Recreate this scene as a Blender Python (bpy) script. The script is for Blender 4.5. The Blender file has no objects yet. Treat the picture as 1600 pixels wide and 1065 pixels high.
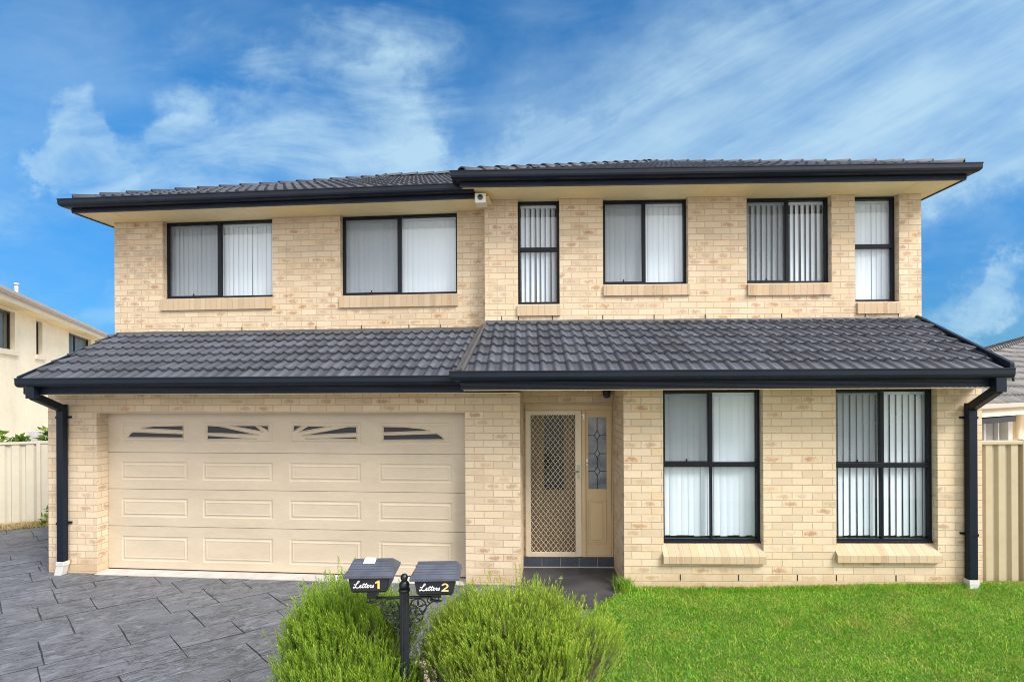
import bpy, math, random
import numpy as np
R_ = math.radians
random.seed(7)
rng = np.random.default_rng(11)
scene = bpy.context.scene
COL = scene.collection

# ------------------------------------------------------------------ frames
class Frame:
    """local (u along the facade, w into the building, z up) -> world"""
    def __init__(s, ox=0., oy=0., psi=0.):
        s.o = (ox, oy); s.e = (math.cos(psi), -math.sin(psi)); s.n = (math.sin(psi), math.cos(psi)); s.psi = psi
    def pt(s, u, w, z):
        return (s.o[0] + u*s.e[0] + w*s.n[0], s.o[1] + u*s.e[1] + w*s.n[1], z)
    def sub(s, u, w, rot):
        x, y, _ = s.pt(u, w, 0)
        return Frame(x, y, s.psi + rot)
WORLD = Frame()
FR = Frame(0, 6.03, .025)        # right wing: lower wall face at w = 0
FL = Frame(0, 6.175, .085)       # garage wing: lower wall face at w = 0
UPW_R, UPW_L = 1.17, 1.19        # setback of the upper storey

# ------------------------------------------------------------------ objects
def tag(o, label=None, cat=None, group=None, kind=None):
    if label: o['label'] = label
    if cat: o['category'] = cat
    if group: o['group'] = group
    if kind: o['kind'] = kind
    return o

def empty(name, loc, rz=0.):
    o = bpy.data.objects.new(name, None); COL.objects.link(o)
    o.location = loc; o.rotation_euler = (0, 0, rz); o.empty_display_size = .2
    return o

def origin_of(parent):
    x = y = z = 0.
    p = parent
    while p is not None:
        x += p.location.x; y += p.location.y; z += p.location.z
        p = p.parent
    return (x, y, z)

class MB:
    """mesh builder: faces in frame coordinates with UVs in metres"""
    def __init__(s, fr=WORLD):
        s.fr = fr; s.v = []; s.f = []; s.uv = []; s.m = []; s.sm = []
    def face(s, pts, mat=0, uv=None, smooth=False):
        i = len(s.v)
        for p in pts: s.v.append(s.fr.pt(*p))
        s.f.append(tuple(range(i, i+len(pts))))
        if uv is None:
            a = np.array(pts[1])-np.array(pts[0]); b = np.array(pts[-1])-np.array(pts[0])
            n = np.abs(np.cross(a, b))
            if n[1] >= n[0] and n[1] >= n[2]: uv = [(p[0], p[2]) for p in pts]
            elif n[0] >= n[2]: uv = [(p[1]+.05, p[2]) for p in pts]
            else: uv = [(p[0], p[1]) for p in pts]
        s.uv.extend(uv); s.m.append(mat); s.sm.append(smooth)
    def box(s, u0, u1, w0, w1, z0, z1, mat=0):
        P = [(u, w, z) for z in (z0, z1) for w in (w0, w1) for u in (u0, u1)]
        for q in ((0,1,5,4), (1,3,7,5), (3,2,6,7), (2,0,4,6), (4,5,7,6), (2,3,1,0)):
            s.face([P[k] for k in q], mat)
    def hexa(s, P, mat=0):
        """P: 8 points, bottom ring (4) then top ring (4)"""
        for q in ((0,1,5,4), (1,2,6,5), (2,3,7,6), (3,0,4,7), (4,5,6,7), (3,2,1,0)):
            s.face([P[k] for k in q], mat)
    def poly_prism(s, poly, axis, a0, a1, mat=0):
        """poly in the two other coordinates, extruded along axis 'u','w' or 'z'"""
        def mk(p, a):
            return {'u': (a, p[0], p[1]), 'w': (p[0], a, p[1]), 'z': (p[0], p[1], a)}[axis]
        n = len(poly)
        s.face([mk(p, a0) for p in poly], mat); s.face([mk(p, a1) for p in reversed(poly)], mat)
        for i in range(n):
            j = (i+1) % n
            s.face([mk(poly[i], a0), mk(poly[i], a1), mk(poly[j], a1), mk(poly[j], a0)], mat)
    def tube(s, path, r, n=8, mat=0, caps=True, smooth=True):
        path = [np.array(p, float) for p in path]
        rs = r if hasattr(r, '__len__') else [r]*len(path)
        rings = []; up = None
        for i, p in enumerate(path):
            d = path[min(i+1, len(path)-1)] - path[max(i-1, 0)]
            d /= (np.linalg.norm(d) + 1e-9)
            if up is None:
                up = np.array((0, 0, 1.)) if abs(d[2]) < .9 else np.array((0, 1., 0))
            a = np.cross(d, up); a /= (np.linalg.norm(a)+1e-9); b = np.cross(a, d); up = b
            rings.append([tuple(p + rs[i]*(math.cos(2*math.pi*k/n)*a + math.sin(2*math.pi*k/n)*b)) for k in range(n)])
        for i in range(len(rings)-1):
            for k in range(n):
                j = (k+1) % n
                s.face([rings[i][k], rings[i][j], rings[i+1][j], rings[i+1][k]], mat, smooth=smooth)
        if caps:
            s.face(list(reversed(rings[0])), mat); s.face(rings[-1], mat)
    def lathe(s, prof, c, n=16, mat=0, smooth=True):
        rings = [[(c[0]+r*math.cos(2*math.pi*k/n), c[1]+r*math.sin(2*math.pi*k/n), c[2]+z) for k in range(n)] for r, z in prof]
        for i in range(len(rings)-1):
            for k in range(n):
                j = (k+1) % n
                s.face([rings[i][k], rings[i][j], rings[i+1][j], rings[i+1][k]], mat, smooth=smooth)
        s.face(list(reversed(rings[0])), mat); s.face(rings[-1], mat)
    def sweep(s, path, prof, mat=0, closed_prof=True, caps=True):
        """prof [(outward, z)] swept along a plan path [(u, w)] with mitred corners; outward is right of travel"""
        P = [np.array(p, float) for p in path]; rings = []
        for i, p in enumerate(P):
            d0 = P[i]-P[i-1] if i else P[1]-P[0]
            d1 = P[i+1]-P[i] if i < len(P)-1 else d0
            if i == 0: d0 = d1
            d0 = d0/np.linalg.norm(d0); d1 = d1/np.linalg.norm(d1)
            n0 = np.array((d0[1], -d0[0])); n1 = np.array((d1[1], -d1[0]))
            m = (n0+n1)/(1+np.dot(n0, n1))
            rings.append([(p[0]+m[0]*o, p[1]+m[1]*o, z) for o, z in prof])
        n = len(prof)
        for i in range(len(rings)-1):
            for k in range(n if closed_prof else n-1):
                j = (k+1) % n
                s.face([rings[i][k], rings[i][j], rings[i+1][j], rings[i+1][k]], mat)
        if caps and closed_prof:
            s.face(list(reversed(rings[0])), mat); s.face(rings[-1], mat)
    def build(s, name, mats, parent=None, loc=None, bevel=0., merge=True, recalc=True):
        me = bpy.data.meshes.new(name)
        o0 = origin_of(parent) if parent is not None else (0, 0, 0)
        if loc is None: loc = (0, 0, 0)
        off = (o0[0]+loc[0], o0[1]+loc[1], o0[2]+loc[2])
        me.from_pydata([(a-off[0], b-off[1], c-off[2]) for a, b, c in s.v], [], s.f)
        ul = me.uv_layers.new(name='UVMap')
        ul.data.foreach_set('uv', np.array(s.uv, np.float32).ravel())
        me.polygons.foreach_set('material_index', s.m)
        me.polygons.foreach_set('use_smooth', s.sm)
        if not isinstance(mats, (list, tuple)): mats = [mats]
        for m in mats: me.materials.append(m)
        if merge or recalc:
            import bmesh
            bm = bmesh.new(); bm.from_mesh(me)
            if merge: bmesh.ops.remove_doubles(bm, verts=bm.verts, dist=1e-5)
            if recalc: bmesh.ops.recalc_face_normals(bm, faces=bm.faces)
            bm.to_mesh(me); bm.free()
        o = bpy.data.objects.new(name, me); COL.objects.link(o)
        o.location = loc
        if parent is not None: o.parent = parent
        if bevel:
            md = o.modifiers.new('bevel', 'BEVEL'); md.width = bevel; md.segments = 2; md.limit_method = 'ANGLE'; md.angle_limit = R_(40)
        return o

# ------------------------------------------------------------------ materials
class NT:
    def __init__(s, m):
        s.nt = m.node_tree; s.N = s.nt.nodes; s.L = s.nt.links
    def n(s, t, **kw):
        o = s.N.new(t)
        for k, v in kw.items(): setattr(o, k, v)
        return o
    def link(s, a, b): s.L.new(a, b)
    def math(s, op, a, b=None, c=None, clamp=False):
        o = s.n('ShaderNodeMath', operation=op, use_clamp=clamp)
        for i, x in enumerate((a, b, c)):
            if x is None: continue
            if hasattr(x, 'is_linked'): s.link(x, o.inputs[i])
            else: o.inputs[i].default_value = x
        return o.outputs[0]
    def mix(s, f, a, b, blend='MIX'):
        o = s.n('ShaderNodeMix', data_type='RGBA', blend_type=blend)
        for sock, x in ((o.inputs[0], f), (o.inputs[6], a), (o.inputs[7], b)):
            if hasattr(x, 'is_linked'): s.link(x, sock)
            elif isinstance(x, (int, float)): sock.default_value = x
            else: sock.default_value = (*x[:3], 1)
        return o.outputs[2]
    def ramp(s, f, stops, interp='LINEAR'):
        o = s.n('ShaderNodeValToRGB'); cr = o.color_ramp; cr.interpolation = interp
        while len(cr.elements) < len(stops): cr.elements.new(.5)
        for e, (p, c) in zip(cr.elements, stops):
            e.position = p; e.color = (*c[:3], 1) if hasattr(c, '__len__') else (c, c, c, 1)
        s.link(f, o.inputs[0]); return o.outputs[0]
    def smooth(s, x, a, b):
        o = s.n('ShaderNodeMapRange', interpolation_type='SMOOTHSTEP')
        s.link(x, o.inputs[0]); o.inputs[1].default_value = a; o.inputs[2].default_value = b
        return o.outputs[0]
    def noise(s, vec, scale, detail=4, rough=.55, dist=0.):
        o = s.n('ShaderNodeTexNoise'); o.inputs['Scale'].default_value = scale
        o.inputs['Detail'].default_value = detail; o.inputs['Roughness'].default_value = rough; o.inputs['Distortion'].default_value = dist
        if vec is not None: s.link(vec, o.inputs['Vector'])
        return o.outputs['Fac']
    def mapping(s, vec, scale=(1, 1, 1), rot=(0, 0, 0), loc=(0, 0, 0)):
        o = s.n('ShaderNodeMapping'); s.link(vec, o.inputs[0])
        o.inputs['Scale'].default_value = scale; o.inputs['Rotation'].default_value = rot; o.inputs['Location'].default_value = loc
        return o.outputs[0]
    def bump(s, h, strength, dist):
        o = s.n('ShaderNodeBump'); o.inputs['Strength'].default_value = strength; o.inputs['Distance'].default_value = dist
        s.link(h, o.inputs['Height']); return o.outputs[0]

def mat(name, col=(.5, .5, .5), rough=.6, metal=0., spec=.5):
    m = bpy.data.materials.new(name); m.use_nodes = True
    t = NT(m); b = t.N['Principled BSDF']
    b.inputs['Base Color'].default_value = (*col, 1); b.inputs['Roughness'].default_value = rough
    b.inputs['Metallic'].default_value = metal; b.inputs['Specular IOR Level'].default_value = spec
    return m, t, b

def painted(name, col, rough=.5, var=.08, scale=6., bumpd=0., metal=0., spec=.5, stretch=(1, 1, 1)):
    """paint with slight dirt/weather variation"""
    m, t, b = mat(name, col, rough, metal, spec)
    geo = t.n('ShaderNodeNewGeometry').outputs['Position']
    v = t.mapping(geo, stretch)
    n1 = t.noise(v, scale, 5, .6); n2 = t.noise(v, scale*9, 3, .6)
    f = t.math('ADD', t.math('MULTIPLY', n1, .7), t.math('MULTIPLY', n2, .3))
    dark = tuple(c*(1-var*2) for c in col); lite = tuple(min(1, c*(1+var)) for c in col)
    t.link(t.ramp(f, [(.3, dark), (.62, lite)]), b.inputs['Base Color'])
    rr = t.n('ShaderNodeMapRange'); t.link(n2, rr.inputs[0]); rr.inputs[3].default_value = max(.05, rough-.12); rr.inputs[4].default_value = min(1, rough+.12)
    t.link(rr.outputs[0], b.inputs['Roughness'])
    if bumpd:
        t.link(t.bump(n2, .5, bumpd), b.inputs['Normal'])
    return m

def brick_material(name, blush, bw=.232, bh=.0862, base=(.62, .50, .358), soldier=False):
    m, t, b = mat(name, base, .85, 0, .25)
    uvn = t.n('ShaderNodeUVMap'); sep = t.n('ShaderNodeSeparateXYZ'); t.link(uvn.outputs[0], sep.inputs[0])
    geo = t.n('ShaderNodeNewGeometry').outputs['Position']
    wob = t.noise(geo, 30, 2, .5); wob2 = t.noise(geo, 9, 2, .5)
    wv = t.math('MULTIPLY', t.math('SUBTRACT', wob, .5), .006)
    X = t.math('ADD', sep.outputs[0], wv); Y = t.math('ADD', sep.outputs[1], t.math('MULTIPLY', t.math('SUBTRACT', wob2, .5), .006))
    if soldier: Y = t.math('ADD', Y, 50.013)
    v = t.math('DIVIDE', Y, bh) if not soldier else t.math('MULTIPLY', Y, .01)
    row = t.math('FLOOR', v); fv = t.math('FRACT', v) if not soldier else t.math('ADD', t.math('MULTIPLY', v, 0.), .5)
    par = t.math('MULTIPLY', t.math('FLOORED_MODULO', row, 2.), .5)
    uu = t.math('ADD', t.math('DIVIDE', X, bw), par)
    if soldier: uu = t.math('DIVIDE', X, bw)
    col = t.math('FLOOR', uu); fu = t.math('FRACT', uu)
    comb = t.n('ShaderNodeCombineXYZ'); t.link(col, comb.inputs[0]); t.link(row, comb.inputs[1]); comb.inputs[2].default_value = 3.7
    wn = t.n('ShaderNodeTexWhiteNoise', noise_dimensions='3D'); t.link(comb.outputs[0], wn.inputs['Vector'])
    r1 = wn.outputs['Value']; rs = t.n('ShaderNodeSeparateColor'); t.link(wn.outputs['Color'], rs.inputs[0])
    r2, r3 = rs.outputs[1], rs.outputs[2]
    du = t.math('MULTIPLY', t.math('MINIMUM', fu, t.math('SUBTRACT', 1., fu)), bw)
    dv = t.math('MULTIPLY', t.math('MINIMUM', fv, t.math('SUBTRACT', 1., fv)), bh)
    d = t.math('MINIMUM', du, dv) if not soldier else du
    fine = t.noise(geo, 140, 4, .7); med = t.noise(geo, 38, 4, .65)
    dd = t.math('ADD', d, t.math('MULTIPLY', t.math('SUBTRACT', fine, .5), .003))
    face = t.smooth(dd, .0026, .0056)
    # body colour of each brick
    c0 = t.ramp(r1, [(0., tuple(c*.90 for c in base)), (.35, base), (.7, (base[0]*1.08, base[1]*1.10, base[2]*1.13)), (1., (base[0]*1.02, base[1]*.96, base[2]*.88))])
    c1 = t.mix(t.math('MULTIPLY', t.smooth(med, .45, .7), .35), c0, (base[0]*.90, base[1]*.83, base[2]*.74))
    # kiln blush: reddish brown flash in the middle of some bricks
    eu = t.math('DIVIDE', t.math('SUBTRACT', fu, t.math('ADD', .38, t.math('MULTIPLY', r3, .24))), .40)
    ev = t.math('DIVIDE', t.math('SUBTRACT', fv, .5), .42)
    rad = t.math('ADD', t.math('MULTIPLY', eu, eu), t.math('MULTIPLY', ev, ev))
    blot = t.noise(geo, 26, 5, .75, .6)
    rad = t.math('ADD', rad, t.math('MULTIPLY', t.math('SUBTRACT', blot, .5), 4.2))
    spot = t.math('SUBTRACT', 1., t.smooth(rad, -.1, 1.05))
    sel = t.math('MULTIPLY', t.smooth(r2, 1.-blush, 1.-blush*.35), spot)
    c2 = t.mix(t.math('MULTIPLY', sel, t.math('ADD', .42, t.math('MULTIPLY', r1, .5))), c1, (.37, .225, .14))
    # broad weathering
    big = t.noise(geo, 1.3, 3, .5)
    c3 = t.mix(t.math('MULTIPLY', t.smooth(big, .4, .72), .16), c2, (.42, .29, .17))
    # splashed soil on the lowest courses, ragged and patchy
    gz = t.n('ShaderNodeSeparateXYZ'); t.link(geo, gz.inputs[0])
    spl = t.smooth(t.math('SUBTRACT', t.math('MULTIPLY', t.noise(geo, 4.5, 5, .65), .42), gz.outputs[2]), -.02, .16)
    c3 = t.mix(t.math('MULTIPLY', spl, .45), c3, (.42, .27, .14))
    mort = t.mix(med, (.45, .355, .25), (.555, .455, .335))
    t.link(t.mix(face, mort, c3), b.inputs['Base Color'])
    h = t.math('ADD', t.math('MULTIPLY', face, .75), t.math('ADD', t.math('MULTIPLY', fine, .16), t.math('MULTIPLY', r1, .22)))
    t.link(t.bump(h, .9, .007), b.inputs['Normal'])
    return m

M = {}
M['brick_up'] = brick_material('brick_upper', .72)
M['brick_low'] = brick_material('brick_lower', .42)
M['sill_brick'] = brick_material('brick_sill', .10, bw=.0862, base=(.50, .385, .265), soldier=True)
M['weep'] = mat('weep_hole', (.02, .015, .012), .9)[0]

def tile_material(name, base, spec=.5, var=1.):
    m, t, b = mat(name, base, .5, 0, .3)
    uvn = t.n('ShaderNodeUVMap'); sep = t.n('ShaderNodeSeparateXYZ'); t.link(uvn.outputs[0], sep.inputs[0])
    comb = t.n('ShaderNodeCombineXYZ')
    t.link(t.math('FLOOR', sep.outputs[0]), comb.inputs[0]); t.link(t.math('FLOOR', sep.outputs[1]), comb.inputs[1])
    wn = t.n('ShaderNodeTexWhiteNoise', noise_dimensions='3D'); t.link(comb.outputs[0], wn.inputs['Vector'])
    geo = t.n('ShaderNodeNewGeometry').outputs['Position']
    n1 = t.noise(geo, 5, 5, .65); n2 = t.noise(geo, 70, 3, .7)
    c = t.ramp(wn.outputs['Value'], [(0, tuple(x*.72 for x in base)), (.5, base), (1, tuple(x*1.32 for x in base))])
    c = t.mix(t.math('MULTIPLY', t.smooth(n1, .45, .75), .45*var), c, (base[0]*1.5, base[1]*1.35, base[2]*1.15))
    c = t.mix(t.math('MULTIPLY', t.smooth(n2, .5, .8), .25), c, tuple(x*1.5 for x in base))
    edge = t.math('FRACT', sep.outputs[0]); lapl = t.math('LESS_THAN', edge, .035)
    c = t.mix(t.math('MULTIPLY', lapl, .6), c, tuple(x*.35 for x in base))
    t.link(c, b.inputs['Base Color'])
    rr = t.n('ShaderNodeMapRange'); t.link(n1, rr.inputs[0]); rr.inputs[3].default_value = .42; rr.inputs[4].default_value = .68
    t.link(rr.outputs[0], b.inputs['Roughness'])
    t.link(t.bump(n2, .35, .003), b.inputs['Normal'])
    return m
M['tile'] = tile_material('roof_tile_charcoal', (.058, .064, .081))
M['tile_side'] = tile_material('roof_tile_weathered', (.13, .125, .125))
M['flash'] = painted('lead_flashing', (.075, .073, .078), .55, .18, 4., .002)
M['black'] = painted('black_metal', (.0075, .012, .022), .36, .12, 3., 0., 0., .22)
M['fascia'] = painted('black_fascia', (.015, .021, .036), .4, .14, 3., 0., 0., .25)
M['framemetal'] = painted('window_frame_black', (.008, .010, .016), .42, .1, 8., 0., 0., .2)
M['soffit'] = painted('soffit_cream', (.90, .73, .41), .6, .05, 2.)
M['garage'] = painted('garage_cream', (.55, .46, .345), .42, .055, 1.1, .0006, stretch=(1, 1, 3))
M['doorpaint'] = painted('door_cream', (.53, .395, .235), .5, .05, 3.)
M['doorwood'] = painted('timber_door_brown', (.17, .125, .08), .5, .08, 3., stretch=(4, 4, .6))
M['mesh'] = painted('security_mesh', (.62, .53, .40), .45, .04, 6.)
M['pvc'] = painted('white_pvc', (.58, .57, .545), .45, .08, 8.)
M['threshold'] = painted('pale_concrete', (.47, .45, .42), .8, .1, 6., .002)
M['steel'] = painted('brushed_steel', (.45, .42, .36), .35, .05, 10., 0, .8)
M['white_plastic'] = painted('white_plastic', (.75, .70, .60), .4, .05, 8.)
M['lens'] = mat('camera_lens', (.01, .03, .07), .08)[0]
M['dark_plastic'] = mat('black_plastic', (.012, .012, .014), .3)[0]
M['tilestep'] = painted('slate_blue_tile', (.05, .058, .078), .35, .15, 5.)
M['grout'] = mat('grout', (.42, .40, .37), .85)[0]
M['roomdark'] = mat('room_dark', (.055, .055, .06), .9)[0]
M['render'] = painted('cream_render', (.90, .79, .59), .85, .06, .8, .002)
M['render_trim'] = painted('render_trim', (.80, .70, .54), .8, .04, 1.5)
M['taupe'] = painted('taupe_gutter', (.45, .38, .31), .45, .06, 2.)
M['brownframe'] = mat('brown_window_frame', (.022, .016, .014), .4)[0]
M['fence_cream'] = painted('fence_steel_cream', (.52, .475, .38), .5, .05, 1.2)
M['fence_tan'] = painted('fence_steel_tan', (.45, .375, .255), .5, .05, 1.2)
M['letterbox'] = painted('letterbox_black', (.016, .019, .025), .33, .15, 12., .0006)
M['letterlid'] = painted('letterbox_lid_charcoal', (.075, .083, .11), .42, .15, 12., .0006)
M['white_ink'] = mat('white_lettering', (.8, .8, .8), .5)[0]
M['gold'] = mat('gold_number', (.72, .52, .20), .35)[0]
M['paper'] = mat('white_paper', (.8, .79, .76), .7)[0]
M['stem'] = painted('shrub_bark', (.16, .12, .085), .8, .2, 12.)

def glass_material(name, tint=(1, 1, 1), refl=.9, base_refl=.045):
    m = bpy.data.materials.new(name); m.use_nodes = True
    t = NT(m); t.N.remove(t.N['Principled BSDF']); out = t.N['Material Output']
    tr = t.n('ShaderNodeBsdfTransparent'); tr.inputs[0].default_value = (*tint, 1)
    gl = t.n('ShaderNodeBsdfGlossy'); gl.inputs['Roughness'].default_value = .015; gl.inputs[0].default_value = (refl, refl, refl, 1)
    lw = t.n('ShaderNodeLayerWeight'); lw.inputs[0].default_value = .5
    f = t.math('ADD', t.math('MULTIPLY', t.math('POWER', lw.outputs['Facing'], 5.), .9), base_refl + .03)
    mx = t.n('ShaderNodeMixShader'); t.link(f, mx.inputs[0]); t.link(tr.outputs[0], mx.inputs[1]); t.link(gl.outputs[0], mx.inputs[2])
    t.link(mx.outputs[0], out.inputs[0])
    return m
M['glass'] = glass_material('window_glass', (.93, .96, .97))
M['dullglass'] = glass_material('neighbour_glass', (.9, .93, .95), .16, .02)
M['darkglass'] = mat('dark_tinted_glass', (.012, .018, .032), .06, 0, .6)[0]
def screen_material():
    m = bpy.data.materials.new('insect_screen'); m.use_nodes = True
    t = NT(m); out = t.N['Material Output']; b = t.N['Principled BSDF']
    b.inputs['Base Color'].default_value = (.10, .115, .135, 1); b.inputs['Roughness'].default_value = .6
    tr = t.n('ShaderNodeBsdfTransparent'); mx = t.n('ShaderNodeMixShader'); mx.inputs[0].default_value = .36
    t.link(tr.outputs[0], mx.inputs[1]); t.link(b.outputs[0], mx.inputs[2]); t.link(mx.outputs[0], out.inputs[0])
    return m
M['screen'] = screen_material()
def blind_material():
    m, t, b = mat('white_blind', (.80, .82, .86), .75, 0, .2)
    uvn = t.n('ShaderNodeUVMap'); sep = t.n('ShaderNodeSeparateXYZ'); t.link(uvn.outputs[0], sep.inputs[0])
    wn = t.n('ShaderNodeTexWhiteNoise', noise_dimensions='1D'); t.link(t.math('FLOOR', sep.outputs[0]), wn.inputs['W'])
    t.link(t.ramp(wn.outputs['Value'], [(0, (.72, .785, .88)), (1, (.79, .85, .93))]), b.inputs['Base Color'])
    return m
M['blind'] = blind_material()
def lead_glass():
    m, t, b = mat('leadlight_glass', (.14, .17, .21), .12, 0, .7)
    geo = t.n('ShaderNodeNewGeometry').outputs['Position']
    n1 = t.noise(geo, 5, 3, .5); n2 = t.noise(geo, 60, 3, .6)
    t.link(t.ramp(n1, [(.35, (.09, .11, .15)), (.7, (.26, .29, .32))]), b.inputs['Base Color'])
    t.link(t.bump(n2, .5, .004), b.inputs['Normal'])
    return m
M['leadglass'] = lead_glass()

# ------------------------------------------------------------------ camera, light, sky
cam_d = bpy.data.cameras.new('camera'); cam = bpy.data.objects.new('camera', cam_d); COL.objects.link(cam)
cam.location = (0, 0, 2.36); cam.rotation_euler = (math.pi/2, .005, 0)
cam_d.sensor_width = 36; cam_d.lens = 18.0; cam_d.shift_y = 72.5/1600; cam_d.clip_end = 6000; cam_d.clip_start = .05
scene.camera = cam

SUN_EL, SUN_AZ = R_(44), R_(130)       # azimuth clockwise from +Y: behind the camera, to its right
sun_d = bpy.data.lights.new('sun', 'SUN'); sun = bpy.data.objects.new('sun', sun_d); COL.objects.link(sun)
sun_d.energy = 1.5; sun_d.angle = R_(25); sun_d.color = (1, .96, .90)
from mathutils import Vector
sdir = Vector((math.sin(SUN_AZ)*math.cos(SUN_EL), math.cos(SUN_AZ)*math.cos(SUN_EL), math.sin(SUN_EL)))
sun.rotation_euler = sdir.to_track_quat('Z', 'Y').to_euler()

def make_world():
    w = bpy.data.worlds.new('World'); scene.world = w; w.use_nodes = True
    t = NT(w); bg = t.N['Background']
    sky = t.n('ShaderNodeTexSky', sky_type='NISHITA'); sky.sun_disc = False
    sky.sun_elevation = SUN_EL; sky.sun_rotation = SUN_AZ; sky.air_density = 1.0; sky.dust_density = .1; sky.ozone_density = 3.0
    gen = t.n('ShaderNodeTexCoord').outputs['Generated']
    sep = t.n('ShaderNodeSeparateXYZ'); t.link(gen, sep.inputs[0])
    # high cirrus sheet: direction projected on a plane overhead-ish
    nx, ny, nz = sep.outputs
    iy = t.math('MAXIMUM', t.math('ABSOLUTE', ny), .12)
    a = t.math('DIVIDE', nx, iy); e = t.math('DIVIDE', nz, iy)
    cb = t.n('ShaderNodeCombineXYZ'); t.link(a, cb.inputs[0]); t.link(e, cb.inputs[1])
    P = cb.outputs[0]
    big = t.noise(P, 1.5, 5, .55, .4)
    puff = t.noise(t.mapping(P, (1, 1.1, 1), (0, 0, .4), (3.1, .4, 0)), 3.2, 9, .60, .55)
    streak = t.noise(t.mapping(t.mapping(P, (1, 1, 1), (0, 0, -.48)), (.9, 6.5, 1), (0, 0, 0), (1.3, 2.2, 0)), 1.5, 10, .64, .35)
    # ragged outlines: the position is warped by noise before it is compared with a patch
    wn = t.n('ShaderNodeTexNoise'); wn.inputs['Scale'].default_value = 3.2; wn.inputs['Detail'].default_value = 6; wn.inputs['Roughness'].default_value = .6; t.link(P, wn.inputs['Vector'])
    ws = t.n('ShaderNodeSeparateColor'); t.link(wn.outputs['Color'], ws.inputs[0])
    aw = t.math('ADD', a, t.math('MULTIPLY', t.math('SUBTRACT', ws.outputs[0], .5), .55)); ew = t.math('ADD', e, t.math('MULTIPLY', t.math('SUBTRACT', ws.outputs[1], .5), .42))
    def blob(ca, ce, ra, re, rot=0.):
        da = t.math('SUBTRACT', aw, ca); de = t.math('SUBTRACT', ew, ce)
        c, s = math.cos(rot), math.sin(rot)
        p = t.math('DIVIDE', t.math('ADD', t.math('MULTIPLY', da, c), t.math('MULTIPLY', de, s)), ra)
        q = t.math('DIVIDE', t.math('SUBTRACT', t.math('MULTIPLY', de, c), t.math('MULTIPLY', da, s)), re)
        r = t.math('ADD', t.math('MULTIPLY', p, p), t.math('MULTIPLY', q, q))
        return t.math('SUBTRACT', 1., t.smooth(r, 0., 1.))
    def total(bl):
        s = None
        for k, x in bl:
            y = t.math('MULTIPLY', x, k); s = y if s is None else t.math('ADD', s, y)
        return s
    # soft white patches of cirrus left of centre, long thin streaks to the right
    fib = t.noise(t.mapping(P, (1.2, 3.4, 1), (0, 0, -.85), (5.3, 1.2, 0)), 2.6, 10, .62, .5)
    pn = t.math('ADD', t.math('MULTIPLY', puff, .45), t.math('MULTIPLY', fib, .55))
    pf = total([(1., blob(-.40, .50, .30, .24, -.4)), (1., blob(-.27, .37, .42, .16, -.1)), (.9, blob(-.62, .36, .34, .15, -.2)), (.95, blob(-.81, .47, .11, .17, -.25)), (.6, blob(-.80, .20, .16, .07)),
                (.55, blob(-.22, .66, .16, .26, .75)), (.5, blob(-1.0, .36, .22, .16)), (.35, blob(-.52, .70, .34, .07, .15)), (.75, blob(.86, .17, .22, .09, .45)), (.6, blob(1.0, .20, .2, .06, .3))])
    puffm = t.smooth(t.math('ADD', pn, t.math('MULTIPLY', t.math('SUBTRACT', t.math('MINIMUM', pf, 1.), .5), .40)), .44, .98)
    st = total([(1., blob(.62, .58, 1.1, .40, .36)), (.7, blob(.80, .42, .8, .16, .25)), (.6, blob(1.0, .72, .6, .3, .3)), (.45, blob(.10, .42, .5, .14, .25)), (.4, blob(-.95, .64, .4, .3, .5))])
    veil = t.math('MULTIPLY', t.math('MINIMUM', st, 1.), t.math('ADD', .34, t.math('MULTIPLY', t.smooth(big, .3, .7), .3)))
    stm = t.smooth(t.math('ADD', streak, t.math('MULTIPLY', t.math('SUBTRACT', t.math('MINIMUM', st, 1.), .5), .45)), .48, 1.0)
    cov = t.math('ADD', t.math('ADD', t.math('MULTIPLY', puffm, 1.1), t.math('MULTIPLY', stm, .55)), t.math('MULTIPLY', veil, .75))
    thin = t.math('MULTIPLY', t.smooth(t.math('ADD', t.math('MULTIPLY', big, .5), t.math('MULTIPLY', fib, .5)), .38, .68), .22)
    cov = t.math('MULTIPLY', t.math('MINIMUM', t.math('ADD', cov, thin), 1.), .88)
    skyc = t.mix(1., sky.outputs[0], SKY_TINT, 'MULTIPLY')
    low = t.n('ShaderNodeMapRange'); t.link(nz, low.inputs[0]); low.inputs[1].default_value = .0; low.inputs[2].default_value = .42; low.inputs[3].default_value = .50; low.inputs[4].default_value = 1.
    hs = t.n('ShaderNodeHueSaturation'); hs.inputs['Saturation'].default_value = SKY_SAT; t.link(low.outputs[0], hs.inputs['Value'])
    hz = t.mix(t.math('SUBTRACT', 1., t.math('MULTIPLY', t.math('MAXIMUM', nz, 0.), 3.2), clamp=True), (1, 1, 1), (.95, .80, 1.))
    t.link(t.mix(1., skyc, hz, 'MULTIPLY'), hs.inputs['Color'])
    col = t.mix(cov, hs.outputs[0], CLOUD)
    # bright cloud added out of view on the street side, as soft fill light
    fill_mask = t.smooth(t.math('ADD', t.math('SUBTRACT', ny, t.math('MULTIPLY', nx, .6)), t.math('MULTIPLY', t.math('SUBTRACT', t.noise(gen, 2.2, 5, .6), .5), .5)), .05, -.22)
    fill_tone = t.ramp(t.noise(gen, 3.1, 6, .6), [(.3, tuple(c*.72 for c in FILL_CLOUD)), (.7, FILL_CLOUD)])
    dk = t.n('ShaderNodeVectorMath', operation='SCALE'); t.link(fill_tone, dk.inputs[0]); dk.inputs['Scale'].default_value = FILL_GAIN
    col = t.mix(t.math('MULTIPLY', fill_mask, .92), col, dk.outputs[0])
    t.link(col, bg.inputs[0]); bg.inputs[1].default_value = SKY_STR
SKY_TINT, SKY_SAT, CLOUD, SKY_STR = (.115, .385, .545), 1.0, (1.55, 2.25, 2.75), .10
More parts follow.
